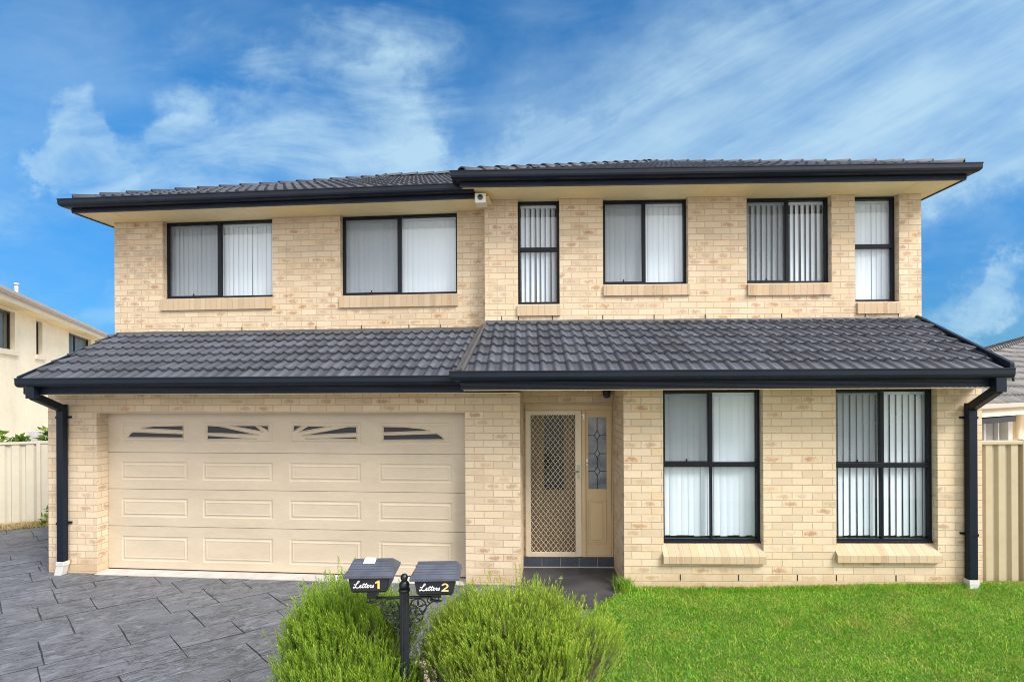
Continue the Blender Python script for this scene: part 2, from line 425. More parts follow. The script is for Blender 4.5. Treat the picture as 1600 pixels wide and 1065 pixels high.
FILL_CLOUD, FILL_GAIN = (1., .98, .95), 6.6
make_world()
vs = scene.view_settings
vs.view_transform = 'Standard'; vs.look = 'None'; vs.gamma = 1; vs.exposure = 1.75
scene.render.film_transparent = False
scene.cycles.max_bounces = 8; scene.cycles.transparent_max_bounces = 24
scene.cycles.use_denoising = True
scene.cycles.pixel_filter_type = 'BLACKMAN_HARRIS'; scene.cycles.filter_width = 1.05

# ================================================================== THE HOUSE
house = empty('brick_house', (0, 6.6, 0))
tag(house, 'two storey cream brick house with charcoal tiled roofs and cream double garage door', 'house')

def wall(name, fr, w, u0, u1, z0, z1, holes, m, depth=.11, ends=(True, True), weeps=(), back=None):
    """brick wall face with openings and reveals"""
    b = MB(fr)
    us = sorted({u0, u1, *[h[0] for h in holes], *[h[1] for h in holes]})
    zs = sorted({z0, z1, *[h[2] for h in holes], *[h[3] for h in holes]})
    zs = [z for z in zs if z0 <= z <= z1]
    for i in range(len(us)-1):
        for j in range(len(zs)-1):
            a, c = us[i], us[i+1]; p, q = zs[j], zs[j+1]
            if any(h[0] <= a and c <= h[1] and h[2] <= p and q <= h[3] for h in holes): continue
            b.face([(a, w, p), (c, w, p), (c, w, q), (a, w, q)])
    for h in holes:
        a, c, p, q = h[:4]; q = min(q, z1); d = w + (h[4] if len(h) > 4 else depth)
        b.face([(a, w, p), (a, d, p), (a, d, q), (a, w, q)])
        b.face([(c, d, p), (c, w, p), (c, w, q), (c, d, q)])
        if q < z1: b.face([(a, w, q), (a, d, q), (c, d, q), (c, w, q)])
        if p > z0: b.face([(a, w, p), (c, w, p), (c, d, p), (a, d, p)])
    bk = back if back is not None else depth+.12
    if ends[0]: b.face([(u0, w+bk, z0), (u0, w, z0), (u0, w, z1), (u0, w+bk, z1)])
    if ends[1]: b.face([(u1, w, z0), (u1, w+bk, z0), (u1, w+bk, z1), (u1, w, z1)])
    for (u, z) in weeps:
        b.box(u-.006, u+.006, w-.003, w+.02, z-.035, z+.035, 1)
    return b.build(name, [m, M['weep']], house, recalc=False)

SOF_RL, SOF_LL, SOF_RU, SOF_LU = 2.325, 2.295, 5.0, 4.925
# openings (u0, u1, z0, z1)
W_LU = [(-5.448, -3.695, 3.735, 9), (-2.645, -.892, 3.728, 9)]
W_RU = [(.062, .648, 3.525, 9), (1.254, 2.437, 3.79, 9), (3.247, 4.407, 3.787, 9), (4.726, 5.324, 3.518, 9)]
W_RL = [(1.764, 2.919, .515, 9), (3.753, 4.908, .52, 9)]
wall('wall', FR, 0, 1.305, 5.41, -.1, SOF_RL, [(*W_RL[0][:2], .37, 9), (*W_RL[1][:2], .39, 9)], M['brick_low'], back=.75, ends=(True, True),
     weeps=[(1.956, .135), (2.629, .135), (1.37, .05), (3.306, .135), (3.752, .135), (4.43, .135)])
wall('wall', FL, 0, -6.088, .093, -.1, SOF_LL, [(-5.405, -.574, -.2, 2.055, .17)], M['brick_low'], back=.62)
wall('wall', FR, UPW_R, -.405, 5.625, 3.0, SOF_RU, W_RU, M['brick_up'], back=4.,
     weeps=[(-.169, 3.33), (.066, 3.33), (.542, 3.33), (1.248, 3.33), (1.961, 3.33), (2.669, 3.33), (3.721, 3.33), (4.858, 3.33), (5.308, 3.33)])
wall('wall', FL, UPW_L, -6.24, -.35, 2.95, SOF_LU, W_LU, M['brick_up'], back=4., ends=(True, False),
     weeps=[(-5.124, 3.255), (-4.182, 3.255), (-3.023, 3.255), (-2.327, 3.25), (-1.611, 3.255), (-1.145, 3.25)])
# side and rear shell so that the place holds up from the side and no daylight gets inside
b = MB(WORLD)
def shell(pts, z0, z1):
    for i in range(len(pts)-1):
        (x0, y0), (x1, y1) = pts[i], pts[i+1]
        b.face([(x0, y0, z0), (x1, y1, z0), (x1, y1, z1), (x0, y0, z1)])
pr = lambda f, u, w: f.pt(u, w, 0)[:2]
shell([pr(FL, -6.088, .62), pr(FL, -6.088, 8.), pr(FR, 5.41, 8.), pr(FR, 5.41, .75)], -.1, 2.9)
shell([pr(FL, -6.24, 5.19), pr(FL, -6.24, 8.), pr(FR, 5.625, 8.), pr(FR, 5.625, 5.17)], 2.9, 4.93)
b.build('rear_wall', M['brick_low'], house, recalc=False)
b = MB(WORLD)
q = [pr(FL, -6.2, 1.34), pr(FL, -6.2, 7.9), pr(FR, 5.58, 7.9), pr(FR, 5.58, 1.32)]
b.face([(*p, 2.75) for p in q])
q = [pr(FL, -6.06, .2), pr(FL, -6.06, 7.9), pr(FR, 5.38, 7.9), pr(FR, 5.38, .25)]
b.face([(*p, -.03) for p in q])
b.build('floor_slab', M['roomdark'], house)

# ---------------------------------------------------------------- windows
def blind_mesh(fr, u0, u1, w, z0, z1, spacing, width, ang, seed):
    b = MB(fr); rr = random.Random(seed)
    n = int((u1-u0)/spacing)+1
    for i in range(n):
        c = u0 + (i+.5)*(u1-u0)/n + rr.uniform(-.004, .004)
        a = R_(ang + rr.uniform(-5, 5)); K = 4
        zb = z0 + rr.uniform(0, .012); sway = rr.uniform(-.006, .006)
        pts = []
        for k in range(K+1):
            s = (k/K-.5)*width; bow = .007*(1-(2*k/K-1)**2)
            pts.append((c + s*math.cos(a) + bow*math.sin(a), w + s*math.sin(a) - bow*math.cos(a)))
        for k in range(K):
            p, q = pts[k], pts[k+1]
            b.face([(p[0]+sway, p[1], zb), (q[0]+sway, q[1], zb), (q[0], q[1], z1), (p[0], p[1], z1)], 0,
                   uv=[(i+.5+seed*40, 0)]*4, smooth=True)
    b.box(u0, u1, w-.02, w+.02, z1+.002, z1+.04)
    return b

def window(fr, wwall, hole, ztop, rows, sill, blinds, screens, name='window'):
    """rows: list of (z0, z1, [mullion u]) panes; blinds: (spacing, width, angle) per pane"""
    u0, u1, z0 = hole[:3]; z1 = ztop
    wf = wwall + .085; D = .05; T = .034
    x, y, _ = fr.pt((u0+u1)/2, wf, 0)
    root = empty(name, (x, y-6.6, z0)); root.parent = house
    f = MB(fr)
    e = .001
    f.box(u0+e, u0+T, wf, wf+D, z0+e, z1-e); f.box(u1-T, u1-e, wf, wf+D, z0+e, z1-e)
    f.box(u0+T, u1-T, wf, wf+D, z0+e, z0+T+.012); f.box(u0+T, u1-T, wf, wf+D, z1-T, z1-e)
    f.box(u0-.004, u1+.004, wf-.018, wf-.001, z0+.001, z0+.022)
    panes = []
    for ri, (a, c, mul) in enumerate(rows):
        if ri: 
            f.box(u0+T, u1-T, wf-.004, wf+D, a-.056, a)
        tt = .012 if (ri == 0 and len(rows) > 1 and mul) else .022
        prev = u0+T
        for mu in mul:
            f.box(mu-tt, mu+tt, wf-.003, wf+D, a+(T+.012 if ri == 0 else 0) if ri == 0 else a, c-.002 if ri < len(rows)-1 else c-T)
            panes.append((prev, mu-tt, a, c, ri)); prev = mu+tt
        panes.append((prev, u1-T, a, c, ri))
    f.build('frame', M['framemetal'], root, bevel=.003)
    g = MB(fr)
    for (a, c, p, q, ri) in panes:
        g.face([(a, wf+.028, p), (c, wf+.028, p), (c, wf+.028, q), (a, wf+.028, q)])
    g.build('pane', M['glass'], root, recalc=False)
    sp, wd, an = blinds[0]
    for k, (a, c) in enumerate(zip([u0-.03]+rows[-1][2], rows[-1][2]+[u1+(.12 if u0 > 2.9 else .03)])):
        blind_mesh(fr, a+.002, c-.002, wf+.10, z0+.05, z1-.07, sp, wd, an, 3+k+int(abs(u0*10))).build('blind', M['blind'], root, recalc=False)
    for k in screens:
        a, c, p, q, ri = panes[k]
        s = MB(fr)
        pb = p + (T+.012 if ri == 0 else 0); pt = q - (T if ri == len(rows)-1 else .05)
        s.face([(a, wf+.012, pb), (c, wf+.012, pb), (c, wf+.012, pt), (a, wf+.012, pt)])
        # slim screen frame and pull tab
        s.box(a, a+.012, wf+.004, wf+.014, pb, pt, 1); s.box(c-.012, c, wf+.004, wf+.014, pb, pt, 1)
        s.box(a+.012, c-.012, wf+.004, wf+.014, pb, pb+.012, 1); s.box(a+.012, c-.012, wf+.004, wf+.014, pt-.012, pt, 1)
        s.box((a+c)/2-.008, (a+c)/2+.008, wf-.004, wf+.004, pb+.012, pb+.04, 1)
        s.build('insect_screen', [M['screen'], M['framemetal']], root)
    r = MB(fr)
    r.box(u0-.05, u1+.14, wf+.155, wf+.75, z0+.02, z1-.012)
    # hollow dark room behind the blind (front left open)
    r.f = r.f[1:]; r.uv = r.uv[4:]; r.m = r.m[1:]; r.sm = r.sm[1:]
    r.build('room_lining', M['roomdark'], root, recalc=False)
    s0, s1, zf, zb, pj = sill
    s = MB(fr)
    prof = [(wwall-pj, zb), (wwall-pj, zf), (wf-.003, z0-.002), (wf-.003, z0-.06), (wwall-.0005, zb+.004), (wwall-.0005, zb)]
    P0 = [(s0, *p) for p in prof]; P1 = [(s1, *p) for p in prof]
    n = len(prof)
    for i in range(n):
        j = (i+1) % n
        s.face([P0[i], P1[i], P1[j], P0[j]], 0, uv=[(P0[i][0], i), (P1[i][0], i), (P1[i][0], i+.4), (P0[i][0], i+.4)])
    s.face(P0, 0, uv=[(s0+.02, 0)]*n); s.face(list(reversed(P1)), 0, uv=[(s1-.02, 0)]*n)
    s.build('sill', M['sill_brick'], root, bevel=.003)
    return root

# (spacing, slat width, turn): turned slats leave dark gaps between them
shut_l = (.080, .089, -8); shut_c = (.080, .089, 6); shut_r = (.078, .089, 6); part_r = (.078, .089, 16); lap_l = (.078, .089, -2)
turn_c = (.080, .086, 46); turn_r = (.082, .089, 31); gap_r = (.079, .089, 19)
window(FL, UPW_L, W_LU[0], SOF_LU-.004, [(3.735, 4.92, [-4.59])], (-5.47, -3.70, 3.725, 3.555, .03), [shut_l, shut_l], [0])
window(FL, UPW_L, W_LU[1], SOF_LU-.004, [(3.728, 4.92, [-1.771])], (-2.655, -.885, 3.72, 3.545, .03), [lap_l, shut_l], [0])
window(FR, UPW_R, W_RU[0], SOF_RU-.004, [(3.525, 4.295, []), (4.345, 4.995, [])], (.05, .655, 3.51, 3.36, .03), [turn_c, turn_c], [])
window(FR, UPW_R, W_RU[1], SOF_RU-.004, [(3.79, 4.995, [1.846])], (1.255, 2.45, 3.775, 3.632, .03), [shut_c, shut_c], [0])
window(FR, UPW_R, W_RU[2], SOF_RU-.004, [(3.787, 4.995, [3.842])], (3.25, 4.40, 3.77, 3.615, .03), [turn_r, turn_r], [0])
window(FR, UPW_R, W_RU[3], SOF_RU-.004, [(3.518, 4.285, []), (4.335, 4.995, [])], (4.74, 5.33, 3.50, 3.35, .03), [shut_r, part_r], [])
window(FR, 0, W_RL[0], SOF_RL-.004, [(.515, 1.415, [2.352]), (1.465, 2.32, [2.346])], (1.75, 2.93, .392, .305, .05), [shut_r, shut_r, part_r, shut_r], [2])
window(FR, 0, W_RL[1], SOF_RL-.004, [(.52, 1.405, [4.337]), (1.455, 2.32, [4.337])], (3.74, 4.92, .41, .326, .05), [gap_r, gap_r, gap_r, gap_r], [2])

# ---------------------------------------------------------------- eaves
def gutter_prof(zt):
    return [(0, zt-.01), (.085, zt-.004), (.112, zt), (.118, zt-.003), (.118, zt-.014), (.112, zt-.018), (.112, zt-.066), (.105, zt-.088), (.085, zt-.106), (.05, zt-.116), (0, zt-.117)]
def fascia_prof(zt, h):
    p = [(-.02, zt-.02), (0, zt-.02)]
    z = zt-.118; n = 5; st = (h-.118-.012)/n
    for i in range(n):
        p += [(0, z), (.006, z-.003), (.006, z-st+.004), (0, z-st+.001)]; z -= st
    p += [(0, zt-h), (-.02, zt-h)]
    return p
def eave(fr, path, zt, h, name='gutter'):
    g = MB(fr); g.sweep(path, gutter_prof(zt)); g.build('gutter', M['black'], house)
    f = MB(fr); f.sweep(path, fascia_prof(zt, h)); f.build('fascia', M['fascia'], house)
def soffit(fr, rects, z, joints=()):
    s = MB(fr)
    for (a, c, p, q) in rects:
        s.box(a, c, p, q, z, z+.008)
    for (a, p, q) in joints:
        s.box(a-.004, a+.004, p, q, z-.003, z-.0005)
    s.build('soffit', M['soffit'], house)
# lower eaves
eave(FL, [(-5.915, -.455), (-.50, -.455)], 2.50, .195)
eave(FR, [(-.545, 1.0), (-.545, -.455), (5.262, -.455)], 2.54, .20)
soffit(FL, [(-5.93, .10, -.435, .16)], SOF_LL)
soffit(FR, [(-.52, 5.25, -.435, .135), (-.3, 1.303, .135, .76)], SOF_RL)
# end caps of the fascia returning to the side walls
b = MB(FL); b.hexa([(-5.93, -.45, 2.31), (-5.915, -.45, 2.31), (-6.07, .4, 2.31), (-6.085, .4, 2.31), (-5.93, -.45, 2.48), (-5.915, -.45, 2.48), (-6.07, .4, 2.75), (-6.085, .4, 2.75)])
b.build('fascia', M['fascia'], house)
b = MB(FR); b.hexa([(5.262, -.45, 2.345), (5.277, -.45, 2.345), (5.425, .4, 2.345), (5.41, .4, 2.345), (5.262, -.45, 2.52), (5.277, -.45, 2.52), (5.425, .4, 2.8), (5.41, .4, 2.8)])
b.build('fascia', M['fascia'], house)
# upper eaves
eave(FL, [(-6.44, 6.), (-6.44, .69), (-.55, .69)], 5.085, .175)
eave(FR, [(-.685, 2.2), (-.685, .67), (5.815, .67), (5.815, 6.)], 5.165, .18)
soffit(FL, [(-6.425, -.36, .71, 1.31), (-6.425, -6.235, 1.31, 6.)], SOF_LU, [(-5.9, .715, 1.185), (-2.0, .715, 1.185), (-3.9, .715, 1.185)])
soffit(FR, [(-.665, 5.80, .69, 1.29), (5.62, 5.80, 1.29, 6.), (-.665, -.40, 1.29, 2.2)], SOF_RU, [(-.05, .70, 1.165), (2.62, .70, 1.165), (3.3, .70, 1.165), (5.3, .70, 1.165)])

# ---------------------------------------------------------------- tiled roofs
PER, GAUGE = .146, .263        # roll pitch across, course gauge in plan
def tile_prof(x):
    ph = x % 1.0
    if ph < .52: return .030*math.sin(math.pi*ph/.52)**.85
    return .0035*math.sin(math.pi*(ph-.52)/.48)
def tiled(fr, w0, z0, pitch, uL, uR, wmax, first=.21, ph=0., nper=9, name='roof', matl='tile', gauge=GAUGE, per=PER, parent=None, lift=.036):
    """courses of roll tiles on a slope from eave line (w0, z0); uL/uR functions of plan depth from the eave"""
    T = math.tan(pitch); c = math.cos(pitch); sn = math.sin(pitch)
    edges = [0.]
    x = first
    while x < wmax-1e-4: edges.append(x); x += gauge
    edges.append(wmax)
    verts = []; faces = []; uvs = []; sm = []
    def P(u, d, h): return fr.pt(u, w0 + d - h*sn, z0 + d*T + h*c)
    rr = random.Random(5)
    for k in range(len(edges)-1):
        d0, d1 = edges[k], edges[k+1]
        a = min(uL(d0), uL(d1)); e = max(uR(d0), uR(d1))
        n = max(1, int((e-a)/per*nper)); i0 = math.floor((a-ph)/per*nper)
        cols = []
        g0 = i0
        while True:
            u = ph + g0*per/nper
            if u > e + per/nper: break
            cols.append(u); g0 += 1
        base = len(verts)
        over = d0 - .012 if k else d0
        jit = {}
        for u in cols:
            tl = math.floor((u-ph)/per/2 + .25*(k % 2)*0)
            if tl not in jit: jit[tl] = (rr.uniform(-.003, .003), rr.uniform(-.0045, .0045))
            dh, dd = jit[tl]
            h = tile_prof((u-ph)/per)
            u0c = min(max(u, uL(d0)), uR(d0)); u1c = min(max(u, uL(d1)), uR(d1))
            lf = lift if k else .004
            verts.append(P(u0c, over+dd, h*.72-.012)); verts.append(P(u0c, over+dd, h+lf+dh)); verts.append(P(u1c, d1, h+.004))
        for i in range(len(cols)-1):
            A = base+3*i; B = A+3
            if abs(verts[A+1][0]-verts[B+1][0]) + abs(verts[A+1][1]-verts[B+1][1]) < 1e-5 and abs(verts[A+2][0]-verts[B+2][0]) + abs(verts[A+2][1]-verts[B+2][1]) < 1e-5: continue
            U0 = (cols[i]-ph)/per/2; U1 = (cols[i+1]-ph)/per/2
            faces.append((A, B, B+1, A+1)); uvs += [(U0+.01, k+.02), (U1-.001, k+.02), (U1-.001, k+.02), (U0+.01, k+.02)]; sm.append(False)
            faces.append((A+1, B+1, B+2, A+2)); uvs += [(U0+.0005, k+.05), (U1-.0005, k+.05), (U1-.0005, k+.95), (U0+.0005, k+.95)]; sm.append(True)
    par = parent or house
    o0 = origin_of(par)
    me = bpy.data.meshes.new(name)
    me.from_pydata([(p[0]-o0[0], p[1]-o0[1], p[2]-o0[2]) for p in verts], [], faces)
    ul = me.uv_layers.new(name='UVMap'); ul.data.foreach_set('uv', np.array(uvs, np.float32).ravel())
    me.polygons.foreach_set('use_smooth', sm); me.materials.append(M[matl])
    o = bpy.data.objects.new(name, me); COL.objects.link(o); o.parent = par
    return o
def caps(fr, p0, p1, parent, r=.095, L=.33, matl='tile', name='ridge_cap'):
    """overlapping half-round cap tiles from the low end p0 to the high end p1 (frame coordinates)"""
    b = MB(fr); p0 = np.array(p0, float); p1 = np.array(p1, float)
    d = p1-p0; ln = np.linalg.norm(d); d /= ln
    side = np.cross(d, (0, 0, 1)); side /= np.linalg.norm(side); up = np.cross(side, d)
    n = int(ln/L)+1
    for i in range(n):
        a = p0 + d*(i*L-.02); c = p0 + d*min(ln, (i+1)*L+.03)
        ra, rc = r, r*.86
        K = 8; A = []; B = []; A2 = []
        for k in range(K+1):
            t = math.pi*k/K
            o = side*math.cos(t); v = up*math.sin(t)*.75
            A.append(tuple(a+(o+v)*ra+up*.012)); B.append(tuple(c+(o+v)*rc-up*.01)); A2.append(tuple(a+(o+v)*(ra-.02)+up*.012))
        for k in range(K):
            b.face([A[k], A[k+1], B[k+1], B[k]], 0, uv=[(i+.3, 0.5)]*4, smooth=True)
            b.face([A2[k], A2[k+1], A[k+1], A[k]], 0, uv=[(i+.3, .5)]*4)
    return b.build(name, M[matl], parent, recalc=False)

lin = lambda a, c, L: (lambda d: a + (c-a)*d/L)
# lower roofs, straight up to the upper wall
RUN_R = UPW_R+.545; RUN_L = UPW_L+.545
P_R = math.atan((3.262-2.500)/RUN_R); P_L = math.atan((3.187-2.460)/RUN_L)
low_r = tiled(FR, -.545, 2.500, P_R, lin(-.50, -.36, RUN_R), lin(5.235, 5.60, RUN_R), RUN_R-.004, .27, ph=.02)
low_l = tiled(FL, -.545, 2.460, P_L, lin(-5.885, -6.21, RUN_L), lin(-.45, -.32, RUN_L), RUN_L-.004, .26, ph=.05)
def verge(fr, a, c, parent, w=.06, h=.05, lift=.0, name='verge_trim', matl='black', side=1):
    b = MB(fr)
    (u0, w0, z0), (u1, w1, z1) = a, c
    b.hexa([(u0, w0, z0-.05), (u0+side*w, w0, z0-.05), (u1+side*w, w1, z1-.05), (u1, w1, z1-.05),
            (u0, w0, z0+h), (u0+side*w, w0, z0+h), (u1+side*w, w1, z1+h), (u1, w1, z1+h)])
    return b.build(name, M[matl], parent, bevel=.006)
verge(FR, (5.225, -.545, 2.525), (5.59, UPW_R+.25, 3.285+.08), low_r, .05, .07)
verge(FL, (-5.915, -.545, 2.485), (-6.245, UPW_L+.25, 3.21+.08), low_l, .04, .035)
# step between the two lower roofs: flashing strip and mortared edge
verge(FR, (-.535, -.53, 2.53), (-.395, UPW_R-.01, 3.262), low_r, .035, .045, matl='flash')
b = MB(FR); b.hexa([(-.615, -.40, 2.52), (-.537, -.43, 2.52), (-.398, UPW_R-.01, 3.23), (-.48, UPW_R+.03, 3.20),
                    (-.615, -.40, 2.555), (-.537, -.43, 2.565), (-.398, UPW_R-.01, 3.262), (-.48, UPW_R+.03, 3.235)])
b.build('flashing', M['flash'], low_l)
# apron flashing against the upper walls
for fr, par, u0, u1, w, z in ((FR, low_r, -.385, 5.60, UPW_R, 3.262), (FL, low_l, -6.21, -.42, UPW_L, 3.195)):
    b = MB(fr); n = 60; pts = []
    for i in range(n+1):
        u = u0 + (u1-u0)*i/n; r = random.uniform(-.006, .006)
        pts.append((u, r))
    for i in range(n):
        (a, ra), (c, rc) = pts[i], pts[i+1]
        b.face([(a, w-.115+ra, z-.038), (c, w-.115+rc, z-.038), (c, w-.012, z+.02), (a, w-.012, z+.02)])
        b.face([(a, w-.012, z+.02), (c, w-.012, z+.02), (c, w-.006, z+.042+rc*.3), (a, w-.006, z+.042+ra*.3)])
        b.face([(a, w-.006, z+.042+ra*.3), (c, w-.006, z+.042+rc*.3), (c, w+.002, z+.042+rc*.3), (a, w+.002, z+.042+ra*.3)])
    b.build('flashing', M['flash'], par, recalc=False)
# upper hip roofs
PU = R_(24.6); TU = math.tan(PU)
gl = -.755; gr = 5.885; ze = 5.13; wr = .615
half_w = (gr-gl)/2
up_r = tiled(FR, wr, ze, PU, lambda d: gl+d, lambda d: gr-d, half_w-.02, .24, ph=.03, nper=8)
rs = FR.sub(gr, wr, -math.pi/2)         # right side slope: runs back along the house
tiled(rs, 0, ze, PU, lambda d: d, lambda d: 8., half_w-.02, .24, nper=6)
ls = FR.sub(gl, wr, math.pi/2)
tiled(ls, 0, ze, PU, lambda d: -8., lambda d: -d, half_w-.02, .24, nper=6)
apex = (gl+half_w, wr+half_w, ze+half_w*TU+.012)
caps(FR, (gl+.1, wr+.1, ze+.1*TU+.012), apex, up_r)
caps(FR, (gr-.1, wr+.1, ze+.1*TU+.012), apex, up_r)
caps(FR, (apex[0], apex[1]+5, apex[2]+.02), (apex[0], apex[1]-.05, apex[2]+.02), up_r)
gl2 = -6.51; w2 = .62; ze2 = 5.05; run = 3.55
up_l = tiled(FL, w2, ze2, PU, lambda d: gl2+d, lambda d: 1.2, run-.02, .24, ph=.03, nper=8)
ls2 = FL.sub(gl2, w2, math.pi/2)
tiled(ls2, 0, ze2, PU, lambda d: -7.2+d, lambda d: -d, run-.02, .24, nper=6)
apex2 = (gl2+run, w2+run, ze2+run*TU+.012)
caps(FL, (gl2+.1, w2+.1, ze2+.1*TU+.012), apex2, up_l)
caps(FL, (2.0, apex2[1], apex2[2]+.02), (apex2[0]-.05, apex2[1], apex2[2]+.02), up_l)
b = MB(FL); b.face([(gl2, w2+2*run, ze2), (2.5, w2+2*run, ze2), (2.5, w2+run, ze2+run*TU), (gl2+run, w2+run, ze2+run*TU)]); b.build('rear_roof', M['tile'], house)

# ---------------------------------------------------------------- downpipes
def downpipe(fr, u, side, ztop, utop, ztop2, shoe_u):
    HW = .047
    root = MB(fr)
    # head under the gutter, sloping offset, vertical drop
    root.box(utop-.055, utop+.055, -.545, -.465, ztop-.165, ztop)
    def seg(a, c, hw=.045, hd=.036):
        (u0, w0, z0), (u1, w1, z1) = a, c
        d = np.array((u1-u0, w1-w0, z1-z0)); d /= np.linalg.norm(d)
        s_ = np.cross(d, (0, 0, 1.)); s_ /= np.linalg.norm(s_); n_ = np.cross(s_, d)
        P = []
        for q in (a, c):
            for k1, k2 in ((-1, -1), (1, -1), (1, 1), (-1, 1)):
                P.append(tuple(np.array(q)+s_*hd*k1+n_*hd*1.25*k2))
        root.hexa(P)
    seg((utop+side*.0, -.50, ztop-.135), (u, -.055, ztop2))
    root.box(u-HW, u+HW, -.093, -.02, .125, ztop2+.055)
    o = root.build('downpipe', M['black'], house, bevel=.006)
    st = [z for z in (2.005, .64)] if side > 0 else [1.99, .66]
    for z in st:
        s = MB(fr); s.box(u-.051, u+.051, -.098, -.012, z-.014, z+.014)
        s.box(u+side*.051, u+side*.085, -.02, -.001, z-.012, z+.012)
        s.build('strap', M['black'], o)
    p = MB(fr)
    p.hexa([(shoe_u-.05, -.10, -.05), (shoe_u+.05, -.10, -.05), (shoe_u+.05, -.02, -.05), (shoe_u-.05, -.02, -.05),
            (u-.052, -.097, .095), (u+.052, -.097, .095), (u+.052, -.016, .095), (u-.052, -.016, .095)])
    p.box(u-.056, u+.056, -.10, -.012, .095, .15)
    p.build('pipe_shoe', M['pvc'], o, bevel=.004)
downpipe(FL, -5.832, 1, 2.42, -5.745, 2.115, -5.87)
downpipe(FR, 5.235, -1, 2.45, 5.14, 2.10, 5.235)
for fr, us, uw, z, w in ((FL, -6.50, -6.27, 4.94, 1.75), (FR, 5.87, 5.66, 5.0, 1.75)):
    b = MB(fr); b.tube([(us, w, z+.08), (us, w, z-.06), (us+(uw-us)*.35, w, z-.12), (uw, w, z-.2), (uw, w, 3.4)], .045, 8)
    b.build('downpipe', M['black'], house)

# ---------------------------------------------------------------- garage door
gd = MB(FL); W = .17; GU0, GU1, GZ0, GZ1 = -5.403, -.576, -.03, 2.053
rows = [-.016, .555, 1.045, 1.527, 2.053]
cols4 = [(-5.214, -4.286), (-4.074, -3.121), (-2.897, -1.947), (-1.713, -.775)]
gp = MB(FL)
for j in range(4):
    z0, z1 = rows[j]+.003, rows[j+1]-.003
    m0, m1 = (.11, .13) if j == 0 else (.12, .12)
    if j == 3: m0, m1 = .12, .125
    # section face with raised panels: grid of quads around each panel
    zs0, zs1 = z0+m0, z1-m1
    us = [GU0] + [x for c in cols4 for x in c] + [GU1]
    gp.face([(GU0, W, z0), (GU1, W, z0), (GU1, W, zs0), (GU0, W, zs0)])
    gp.face([(GU0, W, zs1), (GU1, W, zs1), (GU1, W, z1), (GU0, W, z1)])
    for i in range(0, len(us), 2):
        gp.face([(us[i], W, zs0), (us[i+1], W, zs0), (us[i+1], W, zs1), (us[i], W, zs1)])
    for (a, c) in cols4:
        rings = [(0, W), (.012, W+.006), (.026, W+.006), (.044, W-.001), (.056, W+.002), (.070, W+.002)]
        for (i0, wa), (i1, wb) in zip(rings[:-1], rings[1:]):
            A = [(a+i0, wa, zs0+i0), (c-i0, wa, zs0+i0), (c-i0, wa, zs1-i0), (a+i0, wa, zs1-i0)]
            B = [(a+i1, wb, zs0+i1), (c-i1, wb, zs0+i1), (c-i1, wb, zs1-i1), (a+i1, wb, zs1-i1)]
            for k in range(4):
                l = (k+1) % 4
                gp.face([A[k], A[l], B[l], B[k]])
        i1 = rings[-1][0]; wb = rings[-1][1]
        gp.face([(a+i1, wb, zs0+i1), (c-i1, wb, zs0+i1), (c-i1, wb, zs1-i1), (a+i1, wb, zs1-i1)])
    # recessed seam above the section
    gp.face([(GU0, W+.02, z1-.001), (GU1, W+.02, z1-.001), (GU1, W+.02, z1+.007), (GU0, W+.02, z1+.007)])
    gp.face([(GU0, W, z1), (GU1, W, z1), (GU1, W+.02, z1), (GU0, W+.02, z1)])
gdoor = gp.build('garage_door', M['garage'], house, recalc=False)
b = MB(FL); b.box(GU0, GU1, W-.004, W+.02, -.0158, -.003); b.build('rubber_seal', M['dark_plastic'], gdoor)
GLASS = [
 [[(-4.932, 1.846), (-4.85, 1.864), (-4.758, 1.873), (-4.341, 1.882), (-4.341, 1.818)], [(-5.113, 1.727), (-5.09, 1.765), (-5.049, 1.798), (-4.342, 1.774), (-4.342, 1.721)]],
 [[(-4.006, 1.883), (-3.848, 1.877), (-3.299, 1.762), (-4.006, 1.789)], [(-4.006, 1.754), (-3.329, 1.715), (-4.007, 1.707)], [(-3.695, 1.883), (-3.35, 1.884), (-3.25, 1.803)], [(-3.31, 1.884), (-3.174, 1.884), (-3.174, 1.817)]],
 [[(-2.836, 1.884), (-2.707, 1.884), (-2.836, 1.812)], [(-2.762, 1.804), (-2.642, 1.879), (-2.315, 1.879)], [(-2.714, 1.758), (-2.108, 1.871), (-1.999, 1.871), (-2.0, 1.791)], [(-2.684, 1.715), (-2.0, 1.743), (-2.0, 1.712)]],
 [[(-1.651, 1.872), (-1.379, 1.869), (-1.148, 1.847), (-1.043, 1.819), (-1.652, 1.798)], [(-1.652, 1.764), (-.963, 1.788), (-.90, 1.75), (-.869, 1.713), (-1.652, 1.704)]]]
